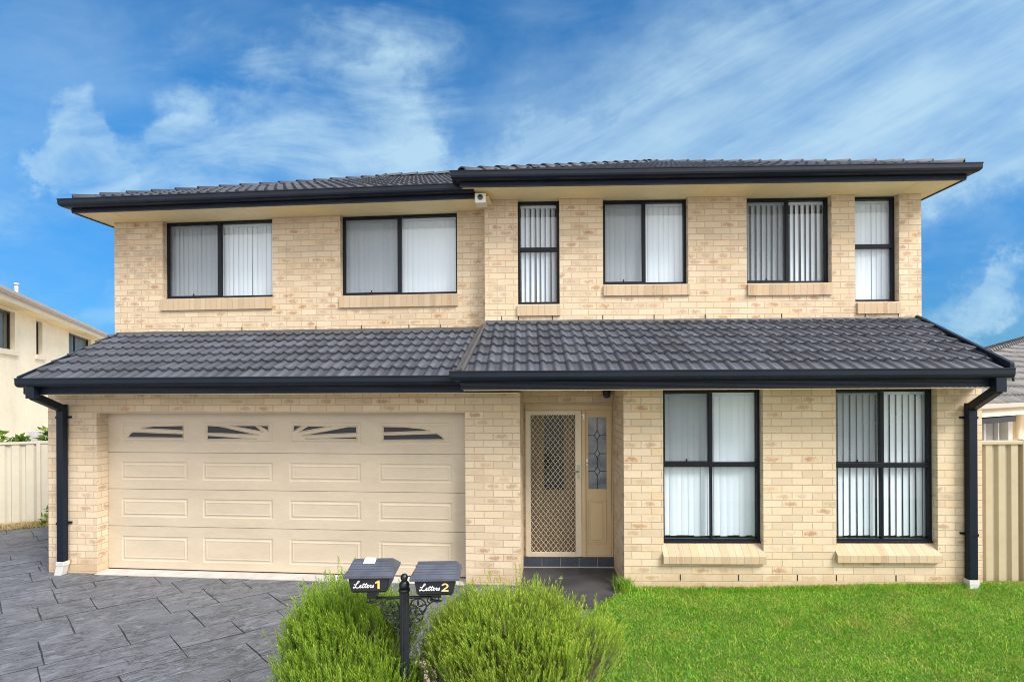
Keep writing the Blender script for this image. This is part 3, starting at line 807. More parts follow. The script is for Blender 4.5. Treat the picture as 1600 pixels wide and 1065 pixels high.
for pieces in GLASS:
    g = MB(FL); f = MB(FL)
    for poly in pieces:
        c = np.mean(np.array(poly), axis=0)
        g.face([(p[0], W-.0035, p[1]) for p in poly])
        n = len(poly)
        if sum(poly[i][0]*poly[(i+1) % n][1]-poly[(i+1) % n][0]*poly[i][1] for i in range(n)) < 0: poly = poly[::-1]
        out = []
        for i in range(n):
            p0, p1, p2 = (np.array(poly[(i+k) % n]) for k in (-1, 0, 1))
            d0 = (p1-p0)/np.linalg.norm(p1-p0); d1 = (p2-p1)/np.linalg.norm(p2-p1)
            n0 = np.array((d0[1], -d0[0])); n1 = np.array((d1[1], -d1[0])); m = n0+n1
            m = m/max(.35, 1+np.dot(n0, n1)); L_ = np.linalg.norm(m)
            if L_ > 2.: m = m*2./L_
            out.append(p1+m*.011)
        for i in range(n):
            j = (i+1) % n
            f.face([(*poly[i], 0), (*poly[j], 0), (*out[j], 0), (*out[i], 0)])
    f.v = []
    # rebuild rim as a proud bead
    f = MB(FL)
    for poly in pieces:
        n = len(poly)
        pts = [(p[0], W-.004, p[1]) for p in poly]
        for i in range(n):
            f.tube([pts[i], pts[(i+1) % n]], .0065, 6)
    g.build('garage_window', M['darkglass'], gdoor)
    f.build('window_rim', M['garage'], gdoor)
b = MB(FL); b.box(-5.403, -.576, -.045, .35, -.10, -.016)
b.build('threshold', M['threshold'], house)

# ---------------------------------------------------------------- entry
E_W = .75
en = MB(FR)
U0, U1, Z0, Z1 = .15, 1.30, .13, 2.125
en.box(U0, U0+.008, E_W-.03, E_W+.08, Z0, Z1); en.box(1.285, U1, E_W-.03, E_W+.08, Z0, Z1)
en.box(U0+.008, 1.285, E_W-.03, E_W+.08, 2.056, Z1)
en.box(.893, .942, E_W-.035, E_W+.08, Z0, 2.056)
en.box(.942, 1.285, E_W-.03, E_W+.08, Z0, Z0+.02)
door_frame = en.build('door_frame', M['doorpaint'], house, bevel=.004)
# brick course over the frame and side infill
b = MB(FR); b.face([(.08, E_W-.005, Z1), (1.306, E_W-.005, Z1), (1.306, E_W-.005, SOF_RL), (.08, E_W-.005, SOF_RL)])
b.face([(.06, E_W+.0, -.1), (.15, E_W+.0, -.1), (.15, E_W+.0, 2.2), (.06, E_W+.0, 2.2)])
b.build('wall', M['brick_low'], house, recalc=False)
# timber door behind the screen
td = MB(FR); dw = E_W+.05
td.box(.16, .892, dw, dw+.04, .14, 2.054)
for (a, c, p, q) in ((.40, .665, 1.005, 1.99), (.25, .80, .30, .86)):
    td.box(a-.02, c+.02, dw-.008, dw-.0005, p-.02, p); td.box(a-.02, c+.02, dw-.008, dw-.0005, q, q+.02)
    td.box(a-.02, a, dw-.008, dw-.0005, p, q); td.box(c, c+.02, dw-.008, dw-.0005, p, q)
td.box(.225, .82, dw-.008, dw-.0005, .92, .955)
for u in (.30, .345, .72, .765): td.box(u, u+.012, dw-.007, dw-.0005, 1.0, 1.99)
fdoor = td.build('front_door', M['doorwood'], house)
b = MB(FR); b.box(.40, .665, dw-.005, dw-.001, 1.005, 1.99); b.build('door_glass', M['darkglass'], fdoor)
# security screen door
sd = MB(FR); a, c, p, q = .158, .890, .134, 2.052; ga, gc, gpz, gq = .222, .812, .192, 1.994
sw = E_W-.028
sd.box(a, ga, sw, sw+.03, p, q); sd.box(gc, c, sw, sw+.03, p, q); sd.box(ga, gc, sw, sw+.03, p, gpz); sd.box(ga, gc, sw, sw+.03, gq, q)
screen_door = sd.build('security_door', M['mesh'], house, bevel=.004)
gm = MB(FR); px_, pz_ = .0655, .0825
def clip(p0, p1, x0, x1, y0, y1):
    t0, t1 = 0., 1.; dx, dy = p1[0]-p0[0], p1[1]-p0[1]
    for P_, Q_ in ((-dx, p0[0]-x0), (dx, x1-p0[0]), (-dy, p0[1]-y0), (dy, y1-p0[1])):
        if abs(P_) < 1e-12:
            if Q_ < 0: return None
            continue
        r = Q_/P_
        if P_ < 0: t0 = max(t0, r)
        else: t1 = min(t1, r)
    if t0 >= t1: return None
    return ((p0[0]+t0*dx, p0[1]+t0*dy), (p0[0]+t1*dx, p0[1]+t1*dy))
for sgn in (1, -1):
    for k in range(-60, 60):
        x0 = ga + k*px_
        p0 = (x0, gpz) if sgn > 0 else (x0, gpz)
        H_ = gq-gpz; dx = sgn*H_/pz_*px_
        s = clip(p0, (x0+dx, gq), ga, gc, gpz, gq)
        if s:
            (x0_, z0_), (x1_, z1_) = s
            gm.tube([(x0_, sw+.012+.003*sgn, z0_), (x1_, sw+.012+.003*sgn, z1_)], .0038, 4, smooth=False)
gm.build('grille', M['mesh'], screen_door, recalc=False)
h = MB(FR); h.box(.838, .862, sw-.008, sw, 1.16, 1.34); h.tube([(.85, sw-.03, 1.255), (.80, sw-.036, 1.257), (.755, sw-.03, 1.26)], .008, 8); h.tube([(.85, sw, 1.255), (.85, sw-.032, 1.255)], .008, 8)
h.box(.889, .897, sw-.012, sw+.0, 1.26, 1.31)
h.build('handle', M['steel'], screen_door)
# sidelight
sl = MB(FR); sw2 = E_W-.005
sl.box(.943, .982, sw2, sw2+.04, .15, 2.055); sl.box(1.222, 1.284, sw2, sw2+.04, .15, 2.055)
sl.box(.982, 1.222, sw2, sw2+.04, 1.96, 2.055); sl.box(.982, 1.222, sw2, sw2+.04, .15, 1.018)
for (i0, d0) in ((0, .0),):
    a, c, p, q = .965, 1.212, .302, .87
    for (x0, x1, y0, y1) in ((a, c, p, p+.016), (a, c, q-.016, q), (a, a+.016, p+.016, q-.016), (c-.016, c, p+.016, q-.016)):
        sl.box(x0, x1, sw2-.012, sw2-.0005, y0, y1)
    sl.box(a+.045, c-.045, sw2-.010, sw2-.0005, p+.045, q-.045)
side = sl.build('sidelight', M['doorpaint'], house, bevel=.003)
b = MB(FR); b.box(.982, 1.222, sw2+.014, sw2+.02, 1.018, 1.96); b.build('leadlight_glass', M['leadglass'], side)
ld = MB(FR); wz = sw2+.010; r_ = .0042
def ln(p0, p1): ld.tube([(p0[0], wz, p0[1]), (p1[0], wz, p1[1])], r_, 5)
cx = 1.102; dz = [1.722, 1.482, 1.25]; hw, hh = .036, .062
ys = [1.96] + [v for d in dz for v in (d+hh, d-hh)] + [1.018]
for i in range(0, len(ys), 2): ln((cx, ys[i]), (cx, ys[i+1]))
for d in dz:
    ln((cx, d+hh), (cx+hw, d)); ln((cx+hw, d), (cx, d-hh)); ln((cx, d-hh), (cx-hw, d)); ln((cx-hw, d), (cx, d+hh))
    ln((.982, d), (cx-hw, d)); ln((cx+hw, d), (1.222, d))
ld.build('lead_came', M['dark_plastic'], side)
b = MB(FR); b.box(.952, .978, sw2-.014, sw2, 1.33, 1.42); ob = b.build('doorbell', M['white_plastic'], house)
b = MB(FR); b.box(.958, .972, sw2-.017, sw2-.0145, 1.35, 1.372); b.build('button', M['dark_plastic'], ob)
# step faced with dark tiles
st = MB(FR); sp = E_W-.045
st.box(.12, 1.304, sp, E_W+.2, -.1, .128, 1)
for i in range(6):
    a = .125+i*.243; c = min(1.303, a+.236)
    if a < 1.29: st.box(a, c, sp-.006, sp-.0005, .012, .118, 0)
st.box(.12, 1.304, sp-.006, sp+.2, .119, .1295, 0)
st.build('doorstep', [M['tilestep'], M['grout']], house)
b = MB(FR); b.lathe([(.065, -.003), (.065, -.0005)], (.651, .35, SOF_RL), 20); b.lathe([(.045, -.005), (.045, -.0035)], (.651, .35, SOF_RL), 16, 1)
b.build('downlight', [M['soffit'], M['dark_plastic']], house)

# numerals and script lettering -------------------------------------------------
DIGITS = {'1': [(.36, 0), (.62, 0), (.62, 1.), (.44, 1.), (.10, .80), (.10, .60), (.36, .72)]}
_arc = [(.46+.42*math.cos(R_(a)), .66+.34*math.sin(R_(a))) for a in range(170, -50, -20)]
_inn = [(.46+.21*math.cos(R_(a)), .66+.15*math.sin(R_(a))) for a in range(-40, 175, 20)]
DIGITS['2'] = _arc + [(.40, .20), (.88, .20), (.88, 0), (.04, 0), (.04, .14)] + _inn
def glyph_mesh(text, size, depth):
    b = MB(WORLD)
    b.face([((x-.42)*size*.72, y*size*.72, depth) for x, y in DIGITS[text]], uv=[(0, 0)]*len(DIGITS[text]))
    me = bpy.data.meshes.new('glyph'); me.from_pydata(b.v, [], b.f)
    me.update(); return me
def numeral(name, text, size, fr, u, w, z, m, parent, tilt=0.):
    me = glyph_mesh(text, size, .0015); me.materials.append(m)
    o = bpy.data.objects.new(name, me); COL.objects.link(o)
    x, y, z_ = fr.pt(u, w, z); o0 = origin_of(parent); o.parent = parent
    o.location = (x-o0[0], y-o0[1], z_-o0[2]); o.rotation_euler = (math.pi/2+tilt, 0, -fr.psi)
    return o
numeral('house_number', '1', .10, FR, .917, E_W-.0365, 1.935, M['white_ink'], house)

# cameras under the eaves
b = MB(FR)
c0 = (-.436, 1.0); zc = SOF_RU
b.box(c0[0]-.075, c0[0]+.075, c0[1]-.15, c0[1]+.05, zc-.155, zc-.02)
o = b.build('security_camera', M['white_plastic'], None, bevel=.012)
tag(o, 'small white security camera with dark round lens under the upper eave', 'camera')
b = MB(FR); b.tube([(c0[0], c0[1]-.1515, zc-.082), (c0[0], c0[1]-.162, zc-.082)], .036, 18); b.build('lens', M['lens'], o)
b = MB(FR); b.tube([(c0[0]+.04, c0[1]+.02, zc-.0195), (c0[0]+.04, c0[1]+.02, zc-.0005)], .02, 10); b.build('bracket', M['white_plastic'], o)
b = MB(FR); cc = (1.205, .60); zc = SOF_RL
b.lathe([(.052, -.05), (.055, -.04), (.055, -.0005)], (cc[0], cc[1], zc), 20)
o = b.build('dome_camera', M['dark_plastic'], None)
tag(o, 'black dome camera on the porch ceiling above the sidelight', 'camera')
b = MB(FR); b.lathe([(.006, -.112), (.025, -.105), (.042, -.088), (.05, -.066), (.051, -.0505)], (cc[0], cc[1], zc), 20); b.build('dome', M['lens'], o)

# ================================================================== GROUND
def plane_obj(name, poly, z, m, kind='structure', uvs=1.):
    b = MB(WORLD); b.face([(*p, z) if len(p) == 2 else p for p in poly])
    o = b.build(name, m, None, recalc=False); o['kind'] = kind
    return o
def ground_material():
    m, t, b = mat('far_ground', (.10, .12, .05), .95, 0, .1)
    geo = t.n('ShaderNodeNewGeometry').outputs['Position']
    t.link(t.ramp(t.noise(geo, .6, 6, .6), [(.3, (.34, .31, .26)), (.7, (.44, .41, .36))]), b.inputs['Base Color'])
    return m
plane_obj('ground', [(-3000, -3000), (3000, -3000), (3000, 3000), (-3000, 3000)], -.14, ground_material())

def driveway_material():
    m, t, b = mat('stamped_concrete', (.11, .115, .13), .5, 0, .45)
    geo = t.n('ShaderNodeNewGeometry'); pos = geo.outputs['Position']; rnd = geo.outputs['Random Per Island']
    rot = t.mapping(pos, (1, 2.4, 1), (0, 0, R_(-33)))
    n1 = t.noise(rot, 2.6, 6, .62, .5); n2 = t.noise(rot, 9, 6, .7, 1.6); n3 = t.noise(pos, 160, 3, .7); n4 = t.noise(pos, .55, 3, .5)
    c = t.ramp(n1, [(.25, (.085, .093, .114)), (.5, (.120, .131, .158)), (.75, (.160, .172, .200))])
    c = t.mix(t.math('MULTIPLY', t.smooth(n4, .42, .68), .3), c, (.135, .125, .115))
    c = t.mix(.25, c, t.ramp(rnd, [(0, (.085, .094, .115)), (1, (.160, .172, .200))]))
    # chiselled slate ridges
    along = t.mapping(pos, (1, 1, 1), (0, 0, R_(-35)))
    def ridge(sc, st, loc, dist, wid):
        n = t.noise(t.mapping(along, (1, st, 1), (0, 0, 0), loc), sc, 3, .5, dist)
        return t.math('SUBTRACT', 1., t.smooth(t.math('ABSOLUTE', t.math('SUBTRACT', n, .5)), .002, wid))
    def patch(sc, loc, lo, hi): return t.smooth(t.noise(t.mapping(pos, (1, 1, 1), (0, 0, 0), loc), sc, 4, .6), lo, hi)
    line = t.math('MULTIPLY', ridge(2.3, 2.8, (0, 0, 0), 1.8, .042), patch(1.6, (1, 5, 0), .42, .52))
    line2 = t.math('MULTIPLY', ridge(5., 2.4, (3, 9, 0), 1.5, .065), patch(2.2, (7, 3, 0), .45, .55))
    line = t.math('MAXIMUM', line, t.math('MULTIPLY', line2, .8))
    c = t.mix(t.math('MULTIPLY', line, .62), c, (.022, .025, .032))
    pale_ridge = t.math('MULTIPLY', t.smooth(t.noise(t.mapping(along, (1, 2.6, 1)), 3.2, 5, .62, 1.8), .52, .66), .6)  # paler streaks in the stamped surface
    c = t.mix(pale_ridge, c, (.215, .235, .275))
    c = t.mix(t.math('MULTIPLY', t.smooth(n3, .55, .8), .22), c, (.24, .24, .25))
    t.link(c, b.inputs['Base Color'])
    rr = t.n('ShaderNodeMapRange'); t.link(n1, rr.inputs[0]); rr.inputs[3].default_value = .62; rr.inputs[4].default_value = .36
    t.link(rr.outputs[0], b.inputs['Roughness'])
    h = t.math('ADD', t.math('MULTIPLY', n2, .9), t.math('ADD', t.math('MULTIPLY', line, -.4), t.math('MULTIPLY', n3, .08)))
    t.link(t.bump(h, .8, .016), b.inputs['Normal'])
    return m
M['drive'] = driveway_material()
M['joint'] = painted('driveway_joint', (.034, .037, .045), .7, .2, 3.)
def driveway():
    b = MB(WORLD); rr = random.Random(21)
    ang = R_(35); ex = np.array((math.cos(ang), math.sin(ang))); a2 = R_(137); ey = np.array((math.cos(a2), math.sin(a2)))
    g = .0055
    def quad(a0, a1, b0, b1):
        K = max(1, int((a1-a0)/.12)); J = max(1, int((b1-b0)/.12))
        poly = []
        def edge(p, q, n):
            for i in range(n):
                t = i/n; x = p[0]+(q[0]-p[0])*t; y = p[1]+(q[1]-p[1])*t
                poly.append((x+rr.uniform(-.0045, .0045), y+rr.uniform(-.0045, .0045)))
        c = [(a0+g, b0+g), (a1-g, b0+g), (a1-g, b1-g), (a0+g, b1-g)]
        for i, n in enumerate((K, J, K, J)): edge(c[i], c[(i+1) % 4], n)
        z = -.022 + rr.uniform(-.0025, .0025)
        P = [tuple(ex*p[0]+ey*p[1]) for p in poly]
        if min(p[1] for p in P) > 11.5 or max(p[1] for p in P) < 1.2 or max(p[0] for p in P) < -10.5 or min(p[0] for p in P) > 1.9: return
        cx_, cy_ = np.mean(P, axis=0)
        b.face([(x, y, z) for x, y in P])
        n = len(P)
        for i in range(n):
            j = (i+1) % n
            q0 = (P[i][0]+(P[i][0]-cx_)*.006, P[i][1]+(P[i][1]-cy_)*.006); q1 = (P[j][0]+(P[j][0]-cx_)*.006, P[j][1]+(P[j][1]-cy_)*.006)
            b.face([(*q0, z-.007), (*q1, z-.007), (P[j][0], P[j][1], z), (P[i][0], P[i][1], z)], 1)
    y = -3.
    while y < 16.:
        hgt = rr.choice((.34, .46, .60, .46, .28))
        x = -14. - rr.random()*.8
        while x < 9.:
            wd = rr.choice((.45, .6, .78, .95))
            if hgt > .5 and rr.random() < .4:
                s = rr.choice((.4, .6))*hgt
                quad(x, x+wd, y, y+s)
                if rr.random() < .5:
                    k = rr.uniform(.35, .65)*wd; quad(x, x+k, y+s, y+hgt); quad(x+k, x+wd, y+s, y+hgt)
                else: quad(x, x+wd, y+s, y+hgt)
            else: quad(x, x+wd, y, y+hgt)
            x += wd
        y += hgt
    b.face([(-10.5, 1., -.0285), (1.9, 1., -.0285), (1.9, 11.5, -.0285), (-10.5, 11.5, -.0285)], 1)
    o = b.build('driveway', [M['drive'], M['joint']], None, recalc=False, merge=True); o['kind'] = 'structure'
driveway()
def porch_material():
    m, t, b = mat('porch_concrete', (.045, .045, .05), .45, 0, .4)
    pos = t.n('ShaderNodeNewGeometry').outputs['Position']
    n1 = t.noise(pos, 2.4, 6, .65, .8); n3 = t.noise(pos, 90, 3, .7); n2 = t.noise(pos, 7, 5, .7, 1.)
    c = t.ramp(n1, [(.3, (.03, .03, .034)), (.7, (.075, .075, .08))])
    t.link(t.mix(t.math('MULTIPLY', t.smooth(n3, .58, .8), .3), c, (.16, .16, .16)), b.inputs['Base Color'])
    t.link(t.bump(t.math('ADD', n2, t.math('MULTIPLY', n3, .1)), .4, .008), b.inputs['Normal'])
    return m
pp = [FL.pt(.09, .02, 0)[:2], FL.pt(.02, -.45, 0)[:2], (.35, 5.45), (.86, 5.50), (1.12, 5.72), FR.pt(1.31, -.02, 0)[:2], FR.pt(1.31, .8, 0)[:2], FR.pt(.09, .8, 0)[:2]]
plane_obj('porch_floor', pp, -.006, porch_material())

# lawn
def lawn_material():
    m, t, b = mat('lawn_soil', (.06, .11, .02), .95, 0, .1)
    pos = t.n('ShaderNodeNewGeometry').outputs['Position']
    n1 = t.noise(pos, 3, 6, .7); n2 = t.noise(pos, 45, 4, .7)
    c = t.ramp(n1, [(.3, (.05, .12, .014)), (.7, (.10, .17, .03))])
    t.link(t.mix(t.smooth(n2, .5, .75), c, (.16, .14, .05)), b.inputs['Base Color'])
    t.link(t.bump(n2, .6, .02), b.inputs['Normal'])
    return m
LEDGE = [(1.30, 5.99), (1.16, 5.80), (.93, 5.56), (.72, 5.2), (.60, 4.8), (.50, 4.3), (.38, 3.8), (.25, 3.3), (.15, 2.8), (.10, 1.6)]
def lawn_left(y):
    if y >= LEDGE[0][1]: return LEDGE[0][0]
    for (x0, y0), (x1, y1) in zip(LEDGE[:-1], LEDGE[1:]):
        if y1 <= y <= y0: return x1 + (x0-x1)*(y-y1)/(y0-y1)
    return LEDGE[-1][0]
def lawn_z(x, y): return -.012 + .014*np.clip(x-1.2, 0, 6) + .01*np.sin(x*1.7+y*1.1)
b = MB(WORLD)
ys = np.linspace(1.6, 6.05, 24)
for j in range(len(ys)-1):
    y0, y1 = ys[j], ys[j+1]; n = 24
    for i in range(n):
        q = []
        for (ii, yy) in ((i, y0), (i+1, y0), (i+1, y1), (i, y1)):
            l = lawn_left(yy); x = l + (8.6-l)*ii/n
            q.append((x, yy, float(lawn_z(x, yy))))
        b.face(q, smooth=True)
o = b.build('lawn', lawn_material(), None); o['kind'] = 'structure'

def leaf_mat(name, stops, rough=.5, trans=.25, attr=None, patch=None):
    m, t, b = mat(name, stops[0][1], rough, 0, .35)
    geo = t.n('ShaderNodeNewGeometry')
    c = t.ramp(geo.outputs['Random Per Island'], stops)
    if attr:
        at = t.n('ShaderNodeAttribute'); at.attribute_name = 'growth'
        c = t.mix(at.outputs['Fac'], c, attr)
    if patch:
        pm = t.smooth(t.noise(geo.outputs['Position'], 1.9, 5, .68), .50, .68)
        c = t.mix(t.math('MULTIPLY', pm, .7), c, patch)
    n1 = t.noise(geo.outputs['Position'], 2.2, 3, .5)
    hs = t.n('ShaderNodeHueSaturation'); t.link(c, hs.inputs['Color'])
    mr = t.n('ShaderNodeMapRange'); t.link(n1, mr.inputs[0]); mr.inputs[1].default_value = .3; mr.inputs[2].default_value = .7; mr.inputs[3].default_value = .85; mr.inputs[4].default_value = 1.15
    t.link(mr.outputs[0], hs.inputs['Value'])
    t.link(hs.outputs[0], b.inputs['Base Color'])
    tl = t.n('ShaderNodeBsdfTranslucent'); t.link(hs.outputs[0], tl.inputs[0])
    mx = t.n('ShaderNodeMixShader'); mx.inputs[0].default_value = trans
    t.link(b.outputs[0], mx.inputs[1]); t.link(tl.outputs[0], mx.inputs[2]); t.link(mx.outputs[0], t.N['Material Output'].inputs[0])
    return m
M['grass'] = leaf_mat('grass_blades', [(0, (.06, .24, .010)), (.35, (.13, .37, .015)), (.7, (.26, .50, .03)), (.88, (.44, .52, .07)), (1., (.60, .52, .18))], .55, .3, None, (.40, .42, .08))
M['drygrass'] = leaf_mat('dry_grass', [(0, (.40, .28, .12)), (.6, (.52, .40, .19)), (1, (.30, .28, .08))], .8, .2)

def tri_mesh(name, V, F, m, kind=None, parent=None, growth=None, origin=None):
    """fast mesh from numpy vertex and quad/tri arrays"""
    me = bpy.data.meshes.new(name)
    nv, nf, k = len(V), len(F), F.shape[1]
    if origin is not None: V = V - np.array(origin)
    me.vertices.add(nv); me.vertices.foreach_set('co', V.astype(np.float32).ravel())
    me.loops.add(nf*k); me.loops.foreach_set('vertex_index', F.astype(np.int32).ravel())
    me.polygons.add(nf); me.polygons.foreach_set('loop_start', np.arange(0, nf*k, k, dtype=np.int32))
    me.update(calc_edges=True); me.validate()
    if growth is not None:
        at = me.attributes.new('growth', 'FLOAT', 'POINT'); at.data.foreach_set('value', growth.astype(np.float32))
    me.materials.append(m)
    o = bpy.data.objects.new(name, me); COL.objects.link(o)
    if kind: o['kind'] = kind
    if parent: o.parent = parent
    return o
def blades(P, hgt, wid, lean, rng):
    n = len(P); a = rng.uniform(0, 2*np.pi, n); la = rng.uniform(0, 2*np.pi, n)
    h = hgt*rng.uniform(.5, 1.25, n); L = lean*rng.uniform(.2, 1.3, n)
    s = np.stack((np.cos(a), np.sin(a), np.zeros(n)), 1)*(wid*rng.uniform(.6, 1.3, n))[:, None]*.5
    d = np.stack((np.cos(la)*L, np.sin(la)*L, np.zeros(n)), 1)*h[:, None]
    z = np.array((0, 0, 1.))
    b0 = P-s; b1 = P+s; m0 = P + d*.4 + z*(h*.6)[:, None] - s*.8; m1 = P + d*.4 + z*(h*.6)[:, None] + s*.8
    t = P + d*1.2 + z*(h*.92)[:, None]
    V = np.stack((b0, b1, m1, m0, t), 1).reshape(-1, 3)
    i = np.arange(n)*5
    F = np.concatenate((np.stack((i, i+1, i+2), 1), np.stack((i, i+2, i+3), 1), np.stack((i+3, i+2, i+4), 1)))
    return V, F
NB = 190000
y = 6.0 - 3.6*rng.random(NB*2)**1.15; x = .1 + 7.2*rng.random(NB*2)
lf = np.array([lawn_left(v) for v in y]); keep = (x > lf - .03 + .06*rng.random(len(x))) & (x < y*1.04+.8) & (y > 2.5)
wall_y = 6.03 - .025*x - .02
keep &= (y < wall_y) | (x > 5.42)
x, y = x[keep][:NB], y[keep][:NB]
P = np.stack((x, y, lawn_z(x, y)-.004), 1)
clump = .5+.5*np.sin(x*5.1+np.sin(y*4.3)*2)*np.sin(y*6.2+np.sin(x*3.1)*2)
V, F = blades(P, .027*(.7+.55*clump), .0052, .9, rng)
tri_mesh('grass', V, F, M['grass'], 'stuff')
# longer tufts where the mower does not reach: along the wall and at the porch corner
n = 5200
u = rng.uniform(1.33, 5.5, n); off = rng.random(n)**2*.10
Q = np.array([FR.pt(a, -.01-o_, 0) for a, o_ in zip(u, off)]); Q[:, 2] = lawn_z(Q[:, 0], Q[:, 1])
V, F = blades(Q, .055, .005, .7, rng)
tri_mesh('grass_edge', V, F, M['grass'], 'stuff')
n = 260
c = np.array(FR.pt(1.295, -.01, 0))
Q = c + np.stack((rng.normal(0, .045, n), -np.abs(rng.normal(0, .07, n)), np.zeros(n)), 1)
V, F = blades(Q, .17, .006, .6, rng)
o = tri_mesh('grass_tuft', V, F, M['grass'])
tag(o, 'tuft of long green grass at the brick corner beside the porch floor', 'grass tuft')

# garden bed with pebbles
def soil_material():
    m, t, b = mat('garden_soil', (.09, .06, .04), .95, 0, .1)
    pos = t.n('ShaderNodeNewGeometry').outputs['Position']
    n2 = t.noise(pos, 40, 5, .7)
    t.link(t.ramp(n2, [(.3, (.05, .035, .022)), (.7, (.17, .12, .08))]), b.inputs['Base Color'])
    t.link(t.bump(n2, .7, .02), b.inputs['Normal'])
    return m
bed = [(-1.45, 1.6), (.10, 1.6), (.16, 2.8), (.26, 3.3), (.30, 3.7), (.1, 4.1), (-.4, 4.42), (-.85, 4.45), (-1.2, 4.1), (-1.38, 3.4)]
plane_obj('garden_bed', bed, -.008, soil_material())
M['pebble'] = leaf_mat('pebbles', [(0, (.50, .40, .30)), (.5, (.66, .58, .48)), (.8, (.34, .24, .17)), (1, (.74, .70, .64))], .7, 0.)
def pebbles():
    import bmesh
    ico = bmesh.new(); bmesh.ops.create_icosphere(ico, subdivisions=1, radius=1.)
    bv = np.array([v.co[:] for v in ico.verts]); bf = np.array([[v.index for v in f.verts] for f in ico.faces]); ico.free()
    n = 1500
    cx_ = rng.uniform(-1.3, .2, n); cy_ = 4.42 - 2.2*rng.random(n)**1.6
    r = rng.uniform(.010, .026, n)
    sc = np.stack((r*rng.uniform(.8, 1.4, n), r*rng.uniform(.8, 1.4, n), r*rng.uniform(.45, .8, n)), 1)
    V = (bv[None]*sc[:, None]*(1+.15*rng.normal(size=(n, len(bv), 1)))) + np.stack((cx_, cy_, np.full(n, .004)), 1)[:, None]
    F = (bf[None] + (np.arange(n)*len(bv))[:, None, None]).reshape(-1, 3)
    tri_mesh('pebbles', V.reshape(-1, 3), F, M['pebble'], 'stuff')
pebbles()

# ================================================================== SHRUBS
M['leaf_l'] = leaf_mat('diosma_leaf_bright', [(0, (.07, .18, .015)), (.5, (.13, .29, .02)), (.85, (.20, .37, .03)), (1., (.32, .32, .09))], .5, .4, (.74, .90, .08))
M['leaf_r'] = leaf_mat('diosma_leaf_olive', [(0, (.085, .20, .016)), (.5, (.17, .33, .025)), (.84, (.28, .42, .045)), (1., (.38, .32, .12))], .5, .4, (.78, .88, .10))
def sprig_templates(nt, rng):
    out = []
    for k in range(nt):
        V = []; F = []; G = []
        L = 1.; nl = 34
        bend = rng.normal(0, .10, 2)
        def axis(t): return np.array((bend[0]*t*t, bend[1]*t*t, t))
        for i in range(nl):
            t = .10 + .90*(i/(nl-1)); a = i*2.4 + rng.uniform(-.3, .3)
            c = axis(t); dirr = np.array((math.cos(a), math.sin(a), 0))
            ll = (.12 if t < .62 else .17)*rng.uniform(.8, 1.2); up = .55 + .5*max(0, t-.7)*2
            tip = c + dirr*ll*.72 + np.array((0, 0, ll*up))
            sd = np.array((-math.sin(a), math.cos(a), 0))*.030
            mid = c + dirr*ll*.42 + np.array((0, 0, ll*up*.42))
            b0 = len(V); V += [c, mid+sd, tip, mid-sd]; F.append((b0, b0+1, b0+2, b0+3)); gg = (.25+.75*max(0, (t-.45)/.55))*rng.uniform(.35, 1.); G += [0., gg*.55, gg, gg*.55]
        out.append((np.array(V), np.array(F), np.array(G)))
    return out
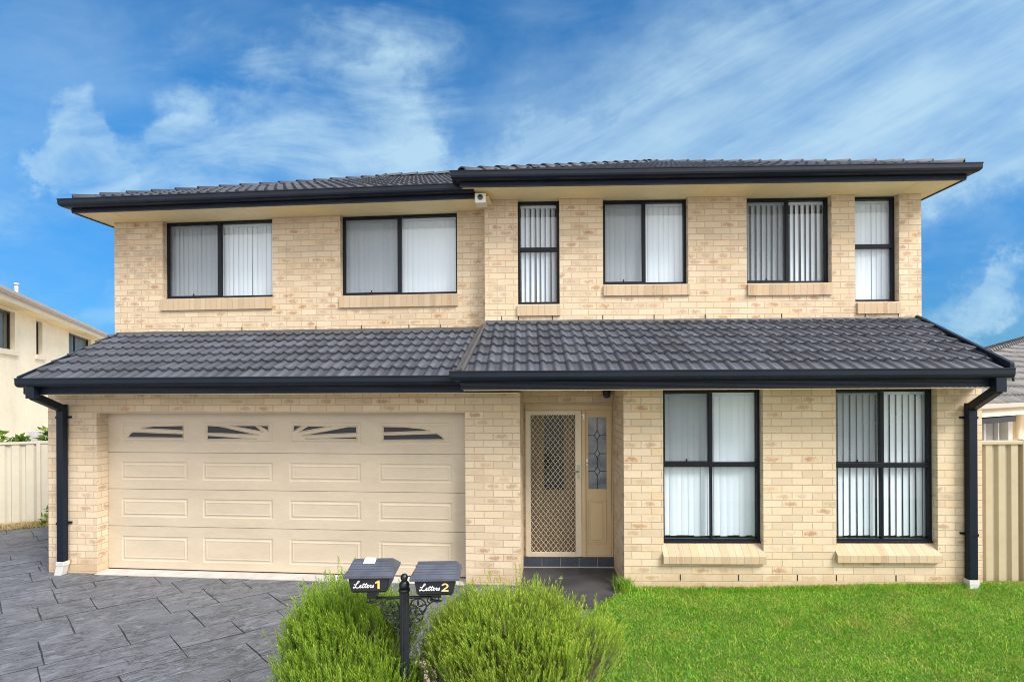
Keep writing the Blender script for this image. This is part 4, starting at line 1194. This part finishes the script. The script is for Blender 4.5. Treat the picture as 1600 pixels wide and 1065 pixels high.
def shrub(name, base, blobs, n, matl, label, seed, lenr=(.09, .19), n_twig=900):
    rg = np.random.default_rng(seed)
    root = empty(name, base); tag(root, label, 'shrub', 'shrubs either side of the letterbox')
    T = sprig_templates(6, rg)
    Vs = []; Fs = []; Gs = []; off = 0
    twV = MB(WORLD); base = np.array(base)
    wts = np.array([b[6]*b[3]*b[4]*b[5] for b in blobs]); wts = wts/wts.sum()
    pts = []
    while len(pts) < n:
        c = blobs[rg.choice(len(blobs), p=wts)]
        d = rg.normal(size=3); d /= np.linalg.norm(d)
        if d[2] < -.45: continue
        r = .55 + .45*rg.random()**.6
        lump = 1 + .12*math.sin(d[0]*7+seed)*math.sin(d[1]*6+1.3*seed) + .08*math.sin(d[0]*15+d[2]*11)
        q = np.array(c[:3]) + d*np.array(c[3:6])*r*lump
        k = rg.integers(5, 15); lean = rg.normal(0, .16, 2); sprd = rg.uniform(.022, .045)
        for _ in range(k):
            dd = d.copy(); dd[:2] += lean
            pts.append((q + rg.normal(0, 1, 3)*np.array((sprd, sprd, sprd*1.3)), dd, r))
    pts = pts[:n]
    for i, (p, d, r) in enumerate(pts):
        Vt, Ft, Gt = T[rg.integers(len(T))]
        L = rg.uniform(*lenr)*(1.3 if rg.random() < .07 else 1.)
        ax = np.array((d[0]*.40+rg.normal(0, .12), d[1]*.40+rg.normal(0, .12), 1.0 + max(0, d[2])*.3)); ax /= np.linalg.norm(ax)
        s = np.cross(ax, (0.3, 1, .1)); s /= np.linalg.norm(s); q = np.cross(ax, s)
        a = rg.uniform(0, 6.28); s, q = s*math.cos(a)+q*math.sin(a), q*math.cos(a)-s*math.sin(a)
        wsc = rg.uniform(.066, .092)
        V = p + (Vt[:, :1]*s + Vt[:, 1:2]*q)*wsc + Vt[:, 2:3]*ax*L
        Vs.append(V); Fs.append(Ft+off); off += len(V)
        Gs.append(Gt*rg.uniform(.6, 1.))
        if i < n_twig:
            # woody twig feeding this sprig
            k = rg.uniform(.10, .28); dn = (base + np.array((0, 0, .15)) - p); dn /= np.linalg.norm(dn)
            e = p + dn*k + rg.normal(0, .015, 3)
            twV.tube([tuple(e), tuple((p+e)/2 + rg.normal(0, .006, 3)), tuple(p+ax*L*.5)], [.0032, .0024, .0014], 4, caps=False)
    for k in range(46):
        p, d, r = pts[rg.integers(n)]
        b0 = base + np.array((rg.normal(0, .03), rg.normal(0, .03), -.01))
        mid = b0 + (p-b0)*.5 + np.array((0, 0, -.05)) + rg.normal(0, .025, 3)
        twV.tube([tuple(b0), tuple(b0+(mid-b0)*.5+rg.normal(0, .015, 3)), tuple(mid), tuple(mid+(p-mid)*.6+rg.normal(0, .012, 3)), tuple(p)], [.012, .010, .0075, .0055, .003], 5, caps=False)
    tri_mesh('foliage', np.concatenate(Vs), np.concatenate(Fs), M[matl], None, root, np.concatenate(Gs), tuple(base))
    twV.build('branches', M['stem'], root, recalc=False, merge=False)
    return root
# blobs: centre xyz, radii xyz, weight
shrub('shrub', (-1.03, 3.27, 0.), [(-1.08, 3.32, .78, .25, .26, .17, 1.2), (-1.22, 3.24, .65, .20, .24, .19, 1.), (-.90, 3.28, .71, .24, .24, .18, 1.), (-.80, 3.06, .46, .19, .22, .22, 1.), (-1.05, 3.05, .50, .32, .26, .21, .9), (-1.0, 3.2, .30, .28, .26, .25, .3)],
      7000, 'leaf_l', 'narrower fine leaved green shrub in front of the garage door and driveway', 3, n_twig=1500)
shrub('shrub', (-.02, 3.06, 0.), [(.0, 3.12, .80, .38, .30, .15, 1.2), (.31, 3.04, .77, .26, .25, .12, 1.), (-.26, 3.10, .70, .20, .24, .17, 1.), (.05, 2.96, .62, .36, .24, .17, .8), (.0, 2.94, .44, .26, .22, .22, .6), (-.36, 3.26, .62, .17, .2, .18, .9), (-.02, 3.06, .30, .20, .20, .2, .2)],
      7400, 'leaf_r', 'wider fine leaved yellow-green shrub between the letterbox post and the lawn', 8, n_twig=2600)

# strappy plant between the shrubs
M['strap'] = leaf_mat('strap_leaf', [(0, (.02, .07, .012)), (.5, (.04, .13, .02)), (1, (.10, .22, .035))], .35, .15)
def strappy(base, n, L, label):
    rg = np.random.default_rng(5); Vs = []; Fs = []; off = 0
    for k in range(n):
        a = rg.uniform(0, 6.28); ln_ = L*rg.uniform(.6, 1.1); out = rg.uniform(.35, 1.05); w = rg.uniform(.007, .012)
        K = 9; V = []
        for i in range(K+1):
            t = i/K; r = ln_*out*t*(.4+.6*t); z = ln_*(t*(1.15-out*.25) - out*.55*t**3)
            ww = w*(1-t**2.5)+.0006
            s = np.array((-math.sin(a), math.cos(a), 0))
            c = np.array((math.cos(a)*r, math.sin(a)*r, max(.01, z)))
            V += [c-s*ww, c+s*ww]
        Vs.append(np.array(V)+np.array(base)); Fs += [(off+2*i, off+2*i+1, off+2*i+3, off+2*i+2) for i in range(K)]; off += len(V)
    o = tri_mesh('strappy_plant', np.concatenate(Vs), np.array(Fs), M['strap'], origin=base); o.location = base
    tag(o, label, 'plant')
strappy((-.41, 2.99, 0.), 130, 1.02, 'dark green strappy leaved plant between the two shrubs')

# ================================================================== LETTERBOX
LB = Frame(-.637, 3.0, -.03)
lb = empty('twin_letterbox', (-.637, 3.0, 0)); tag(lb, 'black twin letterbox on a fluted post with scrollwork brackets', 'letterbox')
p = MB(LB)
n = 16; prof = []
for k in range(n*2):
    r = .028 if k % 2 == 0 else .0245
    prof.append((r*math.cos(math.pi*k/n), r*math.sin(math.pi*k/n)))
p.poly_prism(prof, 'z', -.05, 1.19)
p.lathe([(.034, 0), (.034, .012), (.029, .016)], (0, 0, 1.172), 20)
p.lathe([(.030, 0), (.030, .02), (.024, .03), (.018, .036), (.012, .04)], (0, 0, 1.195), 20)
p.build('post', M['letterbox'], lb)
b = MB(LB); b.lathe([(.004, -.0225), (.013, -.019), (.019, -.012), (.0225, 0), (.019, .012), (.013, .019), (.004, .0225)], (0, 0, 1.252), 20); b.build('finial', M['letterbox'], lb)
b = MB(LB); b.tube([(-.205, 0, 1.135), (.215, 0, 1.135)], .008, 8); b.box(-.21, -.155, -.03, .03, 1.1425, 1.1975); b.box(.165, .215, -.03, .03, 1.1425, 1.1755)
b.build('crossbar', M['letterbox'], lb)
b = MB(LB); b.box(-.014, .014, -.0275, -.0262, 1.172, 1.182); b.build('clip', M['white_ink'], lb)
def ring(b, cx_, cz, r, th=.0042, a0=0., a1=6.2832, n=20):
    b.tube([(cx_+r*math.cos(a0+(a1-a0)*i/n), 0, cz+r*math.sin(a0+(a1-a0)*i/n)) for i in range(n+1)], th, 6)
for s in (-1, 1):
    b = MB(LB)
    c1 = (s*.080, 1.078); ring(b, *c1, .048)
    c2 = (s*.066, 1.03); ring(b, *c2, .043)
    for c_, rr_ in ((c1, .046), (c2, .041)):
        for k in range(5):
            a = math.pi/2 + k*2*math.pi/5
            b.tube([(c_[0]+.006*math.cos(a), 0, c_[1]+.006*math.sin(a)), (c_[0]+rr_*.6*math.cos(a), 0, c_[1]+rr_*.6*math.sin(a)), (c_[0]+rr_*math.cos(a), 0, c_[1]+rr_*math.sin(a))], [.0035, .0075, .002], 5)
    b.tube([(s*.03, 0, .955), (s*.045, 0, .985), (s*.036, 0, 1.012), (s*.03, 0, 1.03)], .0042, 6)
    ring(b, s*.046, .972, .016, .0035); ring(b, s*.038, .93, .013, .0035)
    b.tube([(s*.10, 0, 1.04), (s*.118, 0, 1.06), (s*.135, 0, 1.085), (s*.16, 0, 1.105), (s*.185, 0, 1.118)], .0042, 6)
    ring(b, s*.15, 1.115, .016, .0036)
    b.tube([(s*.15, 0, 1.12), (s*.19, 0, 1.11), (s*.222, 0, 1.112)], [.006, .009, .003], 6)
    b.tube([(s*.024, 0, .90), (s*.03, 0, .935), (s*.026, 0, .96)], [.003, .005, .003], 5)
    b.tube([(s*.20, 0, 1.133), (s*.20, 0, 1.108)], .004, 5)
    b.build('bracket', M['letterbox'], lb)
# script "Letters" drawn as pen strokes (x to the right, y up, x-height 1)
def catmull(P, k=6):
    P = [np.array(p, float) for p in P]; P = [2*P[0]-P[1]] + P + [2*P[-1]-P[-2]]; out = []
    for i in range(1, len(P)-2):
        for j in range(k):
            t = j/k
            out.append(.5*((2*P[i]) + (P[i+1]-P[i-1])*t + (2*P[i-1]-5*P[i]+4*P[i+1]-P[i+2])*t*t + (3*P[i]-P[i-1]-3*P[i+1]+P[i+2])*t**3))
    out.append(P[-2]); return out
SCRIPT = [
 [(-.3, 1.35), (.1, 1.15), (.9, 1.6), (1.5, 2.3), (1.45, 2.65), (1.05, 2.55), (.7, 1.8), (.45, .7), (.05, .05), (-.35, .0), (-.3, .3), (.2, .25), (.9, .0), (1.5, .0), (1.95, .4)],
 [(1.95, .4), (2.35, .65), (2.45, .95), (2.2, 1.0), (2.0, .6), (2.1, .1), (2.45, .0), (2.85, .4), (3.3, 1.2), (3.5, 1.75)],
 [(3.5, 1.75), (3.15, .6), (3.15, .1), (3.4, .0), (3.8, .4), (4.25, 1.2), (4.45, 1.75)],
 [(4.45, 1.75), (4.1, .6), (4.1, .1), (4.35, .0), (4.75, .4), (5.15, .65), (5.25, .95), (5.0, 1.0), (4.8, .6), (4.9, .1), (5.25, .0), (5.65, .45), (5.95, 1.05), (6.05, .85), (6.35, .85), (6.15, .3), (6.3, .0), (6.6, .2), (7.0, .8), (7.15, 1.05), (7.2, .6), (7.25, .2), (7.0, .0), (6.75, .1)],
 [(3.0, 1.2), (3.9, 1.25), (4.85, 1.2)]]
def box(c, dy, name):
    """c = frame u of the box centre; dy = height of the lid rim"""
    o = None
    k = .125; z = dy; hw0, hw1 = .119, .092; zb = z-.104
    b = MB(LB)
    top = [(c-hw0, -.100, z-.002), (c+hw0, -.100, z-.002), (c+hw0, .100, z-.002), (c-hw0, .100, z-.002)]
    ms = [(c-hw1-.012, -.092, zb+.014), (c+hw1+.012, -.092, zb+.014), (c+hw1+.012, .092, zb+.014), (c-hw1-.012, .092, zb+.014)]
    bt = [(c-hw1, -.084, zb), (c+hw1, -.084, zb), (c+hw1, .084, zb), (c-hw1, .084, zb)]
    for A, B in ((ms, top), (bt, ms)):
        for i in range(4):
            j = (i+1) % 4; b.face([A[i], A[j], B[j], B[i]])
    b.face(list(reversed(bt))); b.face(top)
    o = b.build('mailbox', M['letterbox'], lb, bevel=.006)
    # lid: stepped clapboard roof with flared rim
    l = MB(LB)
    prof = [(-.112, z-.012), (-.112, z+.002), (-.106, z+.007)]
    wv, zv = -.100, z+.009
    for i in range(5):
        prof += [(wv, zv), (wv+.0105, zv+.0075), (wv+.0115, zv+.0005), (wv+.0150, zv+.0035), (wv+.0152, zv+.0094)]; wv += .0152; zv += .0094
    prof += [(.0, z+.0585), (.028, z+.055), (.100, z+.009), (.112, z+.002), (.112, z-.012)]
    hw = lambda zz: .141 if zz < z+.008 else .130 - .020*min(1, (zz-z-.008)/.05)
    P0 = [(c-hw(q), p_, q) for p_, q in prof]; P1 = [(c+hw(q), p_, q) for p_, q in prof]
    m_ = len(prof)
    for i in range(m_):
        j = (i+1) % m_; l.face([P0[i], P1[i], P1[j], P0[j]])
    l.face(P0); l.face(list(reversed(P1)))
    l.build('lid', M['letterlid'], o)
    # front lettering on the leaning face
    f = MB(LB); sc = .0150; x0 = c-.082; z0_ = zb+.034
    def fw(zz): t = (zz-(zb+.014))/((z-.002)-(zb+.014)); return -.092 - .008*t - .0022
    for stroke in SCRIPT:
        pts = catmull(stroke, 5)
        path = [(x0 + q[0]*sc*.98 + q[1]*sc*.18, fw(z0_+q[1]*sc), z0_+q[1]*sc) for q in pts]
        f.tube(path, .0021, 5, smooth=False)
    f.build('lettering', M['white_ink'], o, recalc=False)
    return o, fw, zb
for c, dy, num in ((-.182, 1.302, '1'), (.190, 1.280, '2')):
    o, fw, zb = box(c, dy, num)
    numeral('number', num, .066, LB, c+(.052 if num == '1' else .056), fw(zb+.05)-.001, zb+.028, M['gold'], o, tilt=.0)
# paper lying on the lid
b = MB(LB)
zz = 1.302+.0605
b.face([(-.228, -.042, zz-.013), (-.162, -.04, zz-.012), (-.159, -.010, zz+.004), (-.226, -.014, zz+.003)])
b.face([(-.226, -.014, zz+.003), (-.159, -.010, zz+.004), (-.166, .016, zz+.002), (-.222, .016, zz+.004)])
o = b.build('paper_scrap', M['paper'], None); tag(o, 'torn white paper scrap lying on the lid of the letterbox marked 1', 'paper')
md = o.modifiers.new('thick', 'SOLIDIFY'); md.thickness = .0012

# garden spotlight between the shrubs, seen at the bottom edge
gs = empty('garden_light', (-.765, 4.06, 0)); tag(gs, 'black drum shaped garden light on the pebbles below the letterbox post', 'light')
b = MB(WORLD); b.lathe([(.03, -.03), (.03, .03), (.05, .035), (.056, .05), (.056, .118), (.05, .132), (.03, .139)], (-.765, 4.06, 0), 24); b.build('body', M['dark_plastic'], gs)

# ================================================================== FENCES
def fence(name, pts, zt, zb, m, rib, label, rail=.05, posts=()):
    (x0, y0), (x1, y1) = pts
    L = math.hypot(x1-x0, y1-y0); psi = -math.atan2(y1-y0, x1-x0)
    fr = Frame(x0, y0, psi)
    root = empty(name, (x0, y0, zb)); tag(root, label, 'fence', 'ribbed steel side fences')
    b = MB(fr); u = 0.
    pr_ = []
    while u < L:
        for (k, w) in ((0, 0), (rib*.52, 0), (rib*.64, .032), (rib*.88, .032)):
            if u+k <= L: pr_.append((u+k, w))
        u += rib
    pr_.append((L, 0))
    for (a, wa), (c, wc) in zip(pr_[:-1], pr_[1:]):
        b.face([(a, wa, zb), (c, wc, zb), (c, wc, zt-.02), (a, wa, zt-.02)])
    b.build('panel', m, root, recalc=False)
    b = MB(fr); b.box(0, L, -.018, .05, zt-.045, zt); b.build('rail', m, root, bevel=.006)
    for u in posts:
        b = MB(fr); b.box(u-.03, u+.03, -.02, .055, zb-.1, zt+.012); b.build('post', m, root, bevel=.006)
    return root
fence('steel_fence', [(-12.5, 7.55), (-6.6, 9.75)], 1.45, -.12, M['fence_cream'], .20, 'cream ribbed steel fence between the driveway and the neighbouring rendered house', posts=(4.38,))
fence('steel_fence', [(5.47, 6.08), (9.0, 6.16)], 1.70, -.1, M['fence_tan'], .155, 'tan ribbed steel fence beside the lawn at the right corner of the house', posts=(.62,))
# dry grass strip at the foot of the left fence
n = 5200
t_ = rng.random(n); off = rng.random(n)**1.4*.26
fx = -12.3 + 5.6*t_; fy = 7.62 + 2.09*t_
Q = np.stack((fx+off*.35, fy-off*.93-.02, np.full(n, -.02)), 1)
V, F = blades(Q, .085, .011, .9, rng)
tri_mesh('dry_grass', V, F, M['drygrass'], 'stuff')
plane_obj('verge', [(-12.5, 7.3), (-6.6, 9.5), (-6.6, 9.76), (-12.5, 7.56)], -.012, painted('dry_soil', (.30, .22, .12), .95, .2, 9., .01))

# ================================================================== small leafy plants by the left fence
M['leaf_b'] = leaf_mat('broad_leaf', [(0, (.05, .13, .015)), (.5, (.10, .22, .025)), (.8, (.24, .32, .05)), (1, (.40, .36, .10))], .45, .25)
def leafy(name, base, blobs, n, size, label, matl='leaf_b', seed=1):
    rg = np.random.default_rng(seed); root = empty(name, base); tag(root, label, name, 'bushes behind the left fence' if name == 'bush' else None)
    Vs = []; Fs = []; off = 0; st = MB(WORLD)
    for k in range(n):
        c = blobs[rg.integers(len(blobs))]; d = rg.normal(size=3); d /= np.linalg.norm(d)
        p = np.array(c[:3]) + d*c[3]*rg.random()**.4
        a = rg.normal(size=3); a[2] = abs(a[2])*.6; a /= np.linalg.norm(a); s = np.cross(a, rg.normal(size=3)); s /= np.linalg.norm(s)
        L = size*rg.uniform(.6, 1.2); w = L*.24; up = np.cross(a, s)*L*.08
        Vs.append(np.array([p, p+a*L*.5+s*w+up, p+a*L, p+a*L*.5-s*w+up])); Fs.append((off, off+1, off+2, off+3)); off += 4
        if k % 14 == 0: st.tube([tuple(np.array(base)+rg.normal(0, .02, 3)*(1, 1, 0)), tuple((np.array(base)+p)/2+rg.normal(0, .03, 3)), tuple(p)], [.012, .008, .003], 5, caps=False)
    tri_mesh('foliage', np.concatenate(Vs), np.array(Fs), M[matl], None, root, None, base)
    st.build('stem', M['stem'], root, recalc=False, merge=False)
leafy('bush', (-11.1, 10.6, -.1), [(-11.1, 10.6, 1.35, .28), (-10.75, 10.6, 1.30, .2), (-10.3, 10.7, 1.25, .12)], 420, .15, 'leafy green bush rising above the left fence, nearest the frame edge', seed=2)
leafy('bush', (-9.6, 11.0, -.1), [(-9.75, 10.9, 1.38, .22), (-9.45, 11.0, 1.5, .3), (-9.35, 11.0, 1.9, .2)], 420, .15, 'leafy green bush above the left fence beside the brick corner', seed=4)
leafy('weed', (-8.15, 9.0, -.02), [(-8.15, 9.0, .12, .12), (-8.1, 9.02, .25, .10)], 110, .09, 'small green weed with reddish leaves at the foot of the fence by the brick corner', seed=6)

# white box between the bushes
b = MB(WORLD); b.box(-10.72, -10.2, 11.3, 11.6, -.1, 1.45)
ub = b.build('utility_box', M['pvc'], None, bevel=.01); tag(ub, 'white utility box behind the left fence against the rendered wall', 'box')
b = MB(WORLD); b.box(-10.60, -10.38, 11.38, 11.5, 1.451, 1.475); b.build('cap', M['taupe'], ub)

# ================================================================== NEIGHBOURING HOUSES
FN = Frame(-15.9, 15.9, -2.078283)
nh = empty('rendered_house', (-15.9, 15.9, 0)); tag(nh, 'cream rendered two storey neighbouring house with brown window frames', 'house')
def nwall():
    b = MB(FN)
    holes = [(-.9, 1.31, 3.66, 4.94), (3.48, 4.215, 3.66, 4.94), (7.94, 12.2, 3.70, 4.94)]
    us = sorted({-3., 16., *[h[0] for h in holes], *[h[1] for h in holes]}); zs = [-.3, 3.66, 3.70, 4.94, 4.99]
    for i in range(len(us)-1):
        for j in range(4):
            if any(h[0] <= us[i] and us[i+1] <= h[1] and h[2] <= zs[j] and zs[j+1] <= h[3] for h in holes): continue
            b.face([(us[i], 0, zs[j]), (us[i+1], 0, zs[j]), (us[i+1], 0, zs[j+1]), (us[i], 0, zs[j+1])])
    for (a, c, p, q) in holes:
        for pts in ([(a, 0, p), (a, .3, p), (a, .3, q), (a, 0, q)], [(c, .3, p), (c, 0, p), (c, 0, q), (c, .3, q)], [(a, 0, q), (a, .3, q), (c, .3, q), (c, 0, q)], [(a, 0, p), (c, 0, p), (c, .3, p), (a, .3, p)]): b.face(pts)
    b.face([(-3., 0, -.3), (-3., 9, -.3), (-3., 9, 4.99), (-3., 0, 4.99)]); b.face([(16., 0, -.3), (16., 9, -.3), (16., 9, 4.99), (16., 0, 4.99)])
    b.face([(-3., 9, -.3), (16., 9, -.3), (16., 9, 4.99), (-3., 9, 4.99)])
    b.build('wall', M['render'], nh, recalc=False)
    for k, (a, c, p, q) in enumerate(holes):
        f = MB(FN); T = .07; w = .12
        f.box(a, a+T, w, w+.06, p, q-.002); f.box(c-T, c, w, w+.06, p, q-.002); f.box(a+T, c-T, w, w+.06, p, p+T); f.box(a+T, c-T, w, w+.06, q-T, q-.002)
        mu = [.05] if k == 0 else ([] if k == 1 else [9.6])
        for m_ in mu: f.box(m_-.04, m_+.04, w, w+.06, p+T, q-T)
        o = f.build('window', M['brownframe'], nh)
        g = MB(FN); g.face([(a+T, w+.03, p+T), (c-T, w+.03, p+T), (c-T, w+.03, q-T), (a+T, w+.03, q-T)]); g.build('pane', M['dullglass'], o, recalc=False)
        g = MB(FN)
        n_ = max(6, int((c-a)/.09))
        for q_ in range(n_):
            x0_ = a+(c-a)*q_/n_; x1_ = a+(c-a)*(q_+1)/n_; w0_ = w+.15+.02*(q_ % 2); w1_ = w+.15+.02*((q_+1) % 2)
            g.face([(x0_, w0_, p), (x1_, w1_, p), (x1_, w1_, q), (x0_, w0_, q)], smooth=True)
        g.build('curtain', painted('grey_curtain', (.34, .37, .38), .8, .06, 3.), o, recalc=False)
        s = MB(FN); s.box(a-.18, c+.22, -.07, -.0005, p-.17, p-.0); s.box(a+.002, c-.002, -.0005, w, p-.05, p-.001)
        s.build('sill', M['render_trim'], o, bevel=.01)
nwall()
b = MB(FN); b.box(-3.5, 14.2, -.52, .25, 4.98, 5.0); b.build('soffit', M['soffit'], nh)
b = MB(FN); b.box(-3.5, 14.2, -.56, -.522, 4.97, 5.20); b.build('fascia', M['render_trim'], nh)
b = MB(FN); b.poly_prism([(-.562, 5.26), (-.70, 5.28), (-.70, 5.19), (-.66, 5.13), (-.562, 5.12)], 'u', -3.5, 14.2); b.build('gutter', M['taupe'], nh, bevel=.01)
b = MB(FN); b.face([(-3.4, -.60, 5.27), (14.1, -.60, 5.27), (10.5, 4.2, 5.27+4.8*.38), (0.2, 4.2, 5.27+4.8*.38)]); b.face([(14.1, -.60, 5.27), (14.1, 9.5, 5.27), (10.5, 4.2, 5.27+4.8*.38)]); b.face([(-3.4, 9.5, 5.27), (-3.4, -.6, 5.27), (.2, 4.2, 5.27+4.8*.38)])
b.build('roof', M['tile_side'], nh)
b = MB(FN); b.tube([(.33, -.3, 5.3), (.33, -.3, 5.72)], .05, 10); b.lathe([(.07, 0), (.07, .05), (.03, .07)], (.33, -.3, 5.70), 12); b.build('vent_pipe', M['pvc'], nh)

FM = Frame(7.3586, 8.0, -.5)
mh = empty('tiled_house', (7.36, 8.0, 0)); tag(mh, 'single storey neighbouring house with weathered grey tiled roof behind the right fence', 'house')
b = MB(FM)
hol = (1.34, 2.36, 1.15, 1.80)
for (a, c, p, q) in ((-3, 1.34, -.3, 2.02), (2.36, 9., -.3, 2.02), (1.34, 2.36, -.3, 1.15), (1.34, 2.36, 1.80, 2.02)):
    b.face([(a, .5, p), (c, .5, p), (c, .5, q), (a, .5, q)])
b.face([(9., .5, -.3), (9., 7, -.3), (9., 7, 2.02), (9., .5, 2.02)]); b.face([(-3., .5, -.3), (-3., 7, -.3), (-3., 7, 2.02), (-3., .5, 2.02)])
b.build('wall', M['render_trim'], mh, recalc=False)
b = MB(FM); T = .07
b.box(1.34, 1.41, .44, .52, 1.15, 1.80); b.box(2.24, 2.36, .40, .52, .9, 1.80); b.box(1.41, 2.24, .44, .52, 1.73, 1.80); b.box(1.41, 2.24, .44, .52, 1.15, 1.2); b.box(1.95, 1.99, .45, .51, 1.2, 1.73)
wi = b.build('window', M['pvc'], mh)
b = MB(FM)
z = 1.2
while z < 1.73: b.face([(1.41, .50, z), (2.24, .50, z), (2.24, .53, z+.035), (1.41, .53, z+.035)]); z += .036
b.build('louvre', painted('grey_louvre', (.42, .43, .42), .6, .05, 4.), wi, recalc=False)
b = MB(FM); b.box(1.41, 2.24, .55, .57, 1.15, 1.8); b.build('pane', M['darkglass'], wi)
b = MB(FM); b.hexa([(-.5, .02, 1.745), (1.34, .02, 1.745), (1.34, .48, 1.83), (-.5, .48, 1.83), (-.5, .02, 1.835), (1.34, .02, 1.835), (1.34, .48, 1.90), (-.5, .48, 1.90)]); b.build('awning', M['black'], mh, bevel=.006)
b = MB(FM); b.box(-3., 9.4, -.02, 0.02, 1.86, 2.0); b.build('fascia', M['render_trim'], mh)
b = MB(FM); b.box(-3., 9.4, .02, .5, 1.86, 1.875); b.build('soffit', M['soffit'], mh)
b = MB(FM); b.poly_prism([(-.022, 2.06), (-.11, 2.07), (-.11, 2.0), (-.08, 1.975), (-.022, 1.97)], 'u', -3., 9.4); b.build('gutter', M['taupe'], mh, bevel=.006)
PM = R_(30)
top = lambda u: .57 + .178*(u+2)
tiled(FM, -.06, 2.05, PM, lambda d: max(-3., (d-.57)/.178-2.+.0) if d > .4 else -3., lambda d: 14., 3.2, .2, matl='tile_side', name='roof', parent=mh, nper=6, gauge=.25, per=.2)
caps(FM, (-1.5, .66-.06, 2.05+.66*math.tan(PM)+.0), (12.5, 3.15-.06, 2.05+3.15*math.tan(PM)+.0), mh, r=.13, matl='tile_side')
b = MB(FM); b.tube([(2.83, .44, 1.86), (2.83, .44, -.2)], .045, 8); b.build('downpipe', M['render_trim'], mh)
b = MB(FM); b.tube([(2.86, .52, 2.2), (2.86, .52, 2.72)], .022, 8); b.build('vent_pipe', M['black'], mh)

# small litter on the hard surfaces
def leaf_litter(name, x, y, z, s, rot, m, label):
    b = MB(Frame(x, y, rot)); b.face([(-s, 0, z), (0, -s*.4, z+.004), (s, 0, z+.006), (0, s*.4, z+.003)])
    o = b.build(name, m, None); md = o.modifiers.new('thick', 'SOLIDIFY'); md.thickness = .002
    tag(o, label, 'litter', 'fallen leaves on the hard surfaces')
leaf_litter('fallen_leaf', .59, 6.33, .002, .03, .3, M['paper'], 'pale fallen leaf on the dark porch floor in front of the screen door')
leaf_litter('fallen_leaf', -.36, 5.15, -.014, .035, -.2, M['paper'], 'pale fallen leaf on the driveway right of the letterbox marked 2')
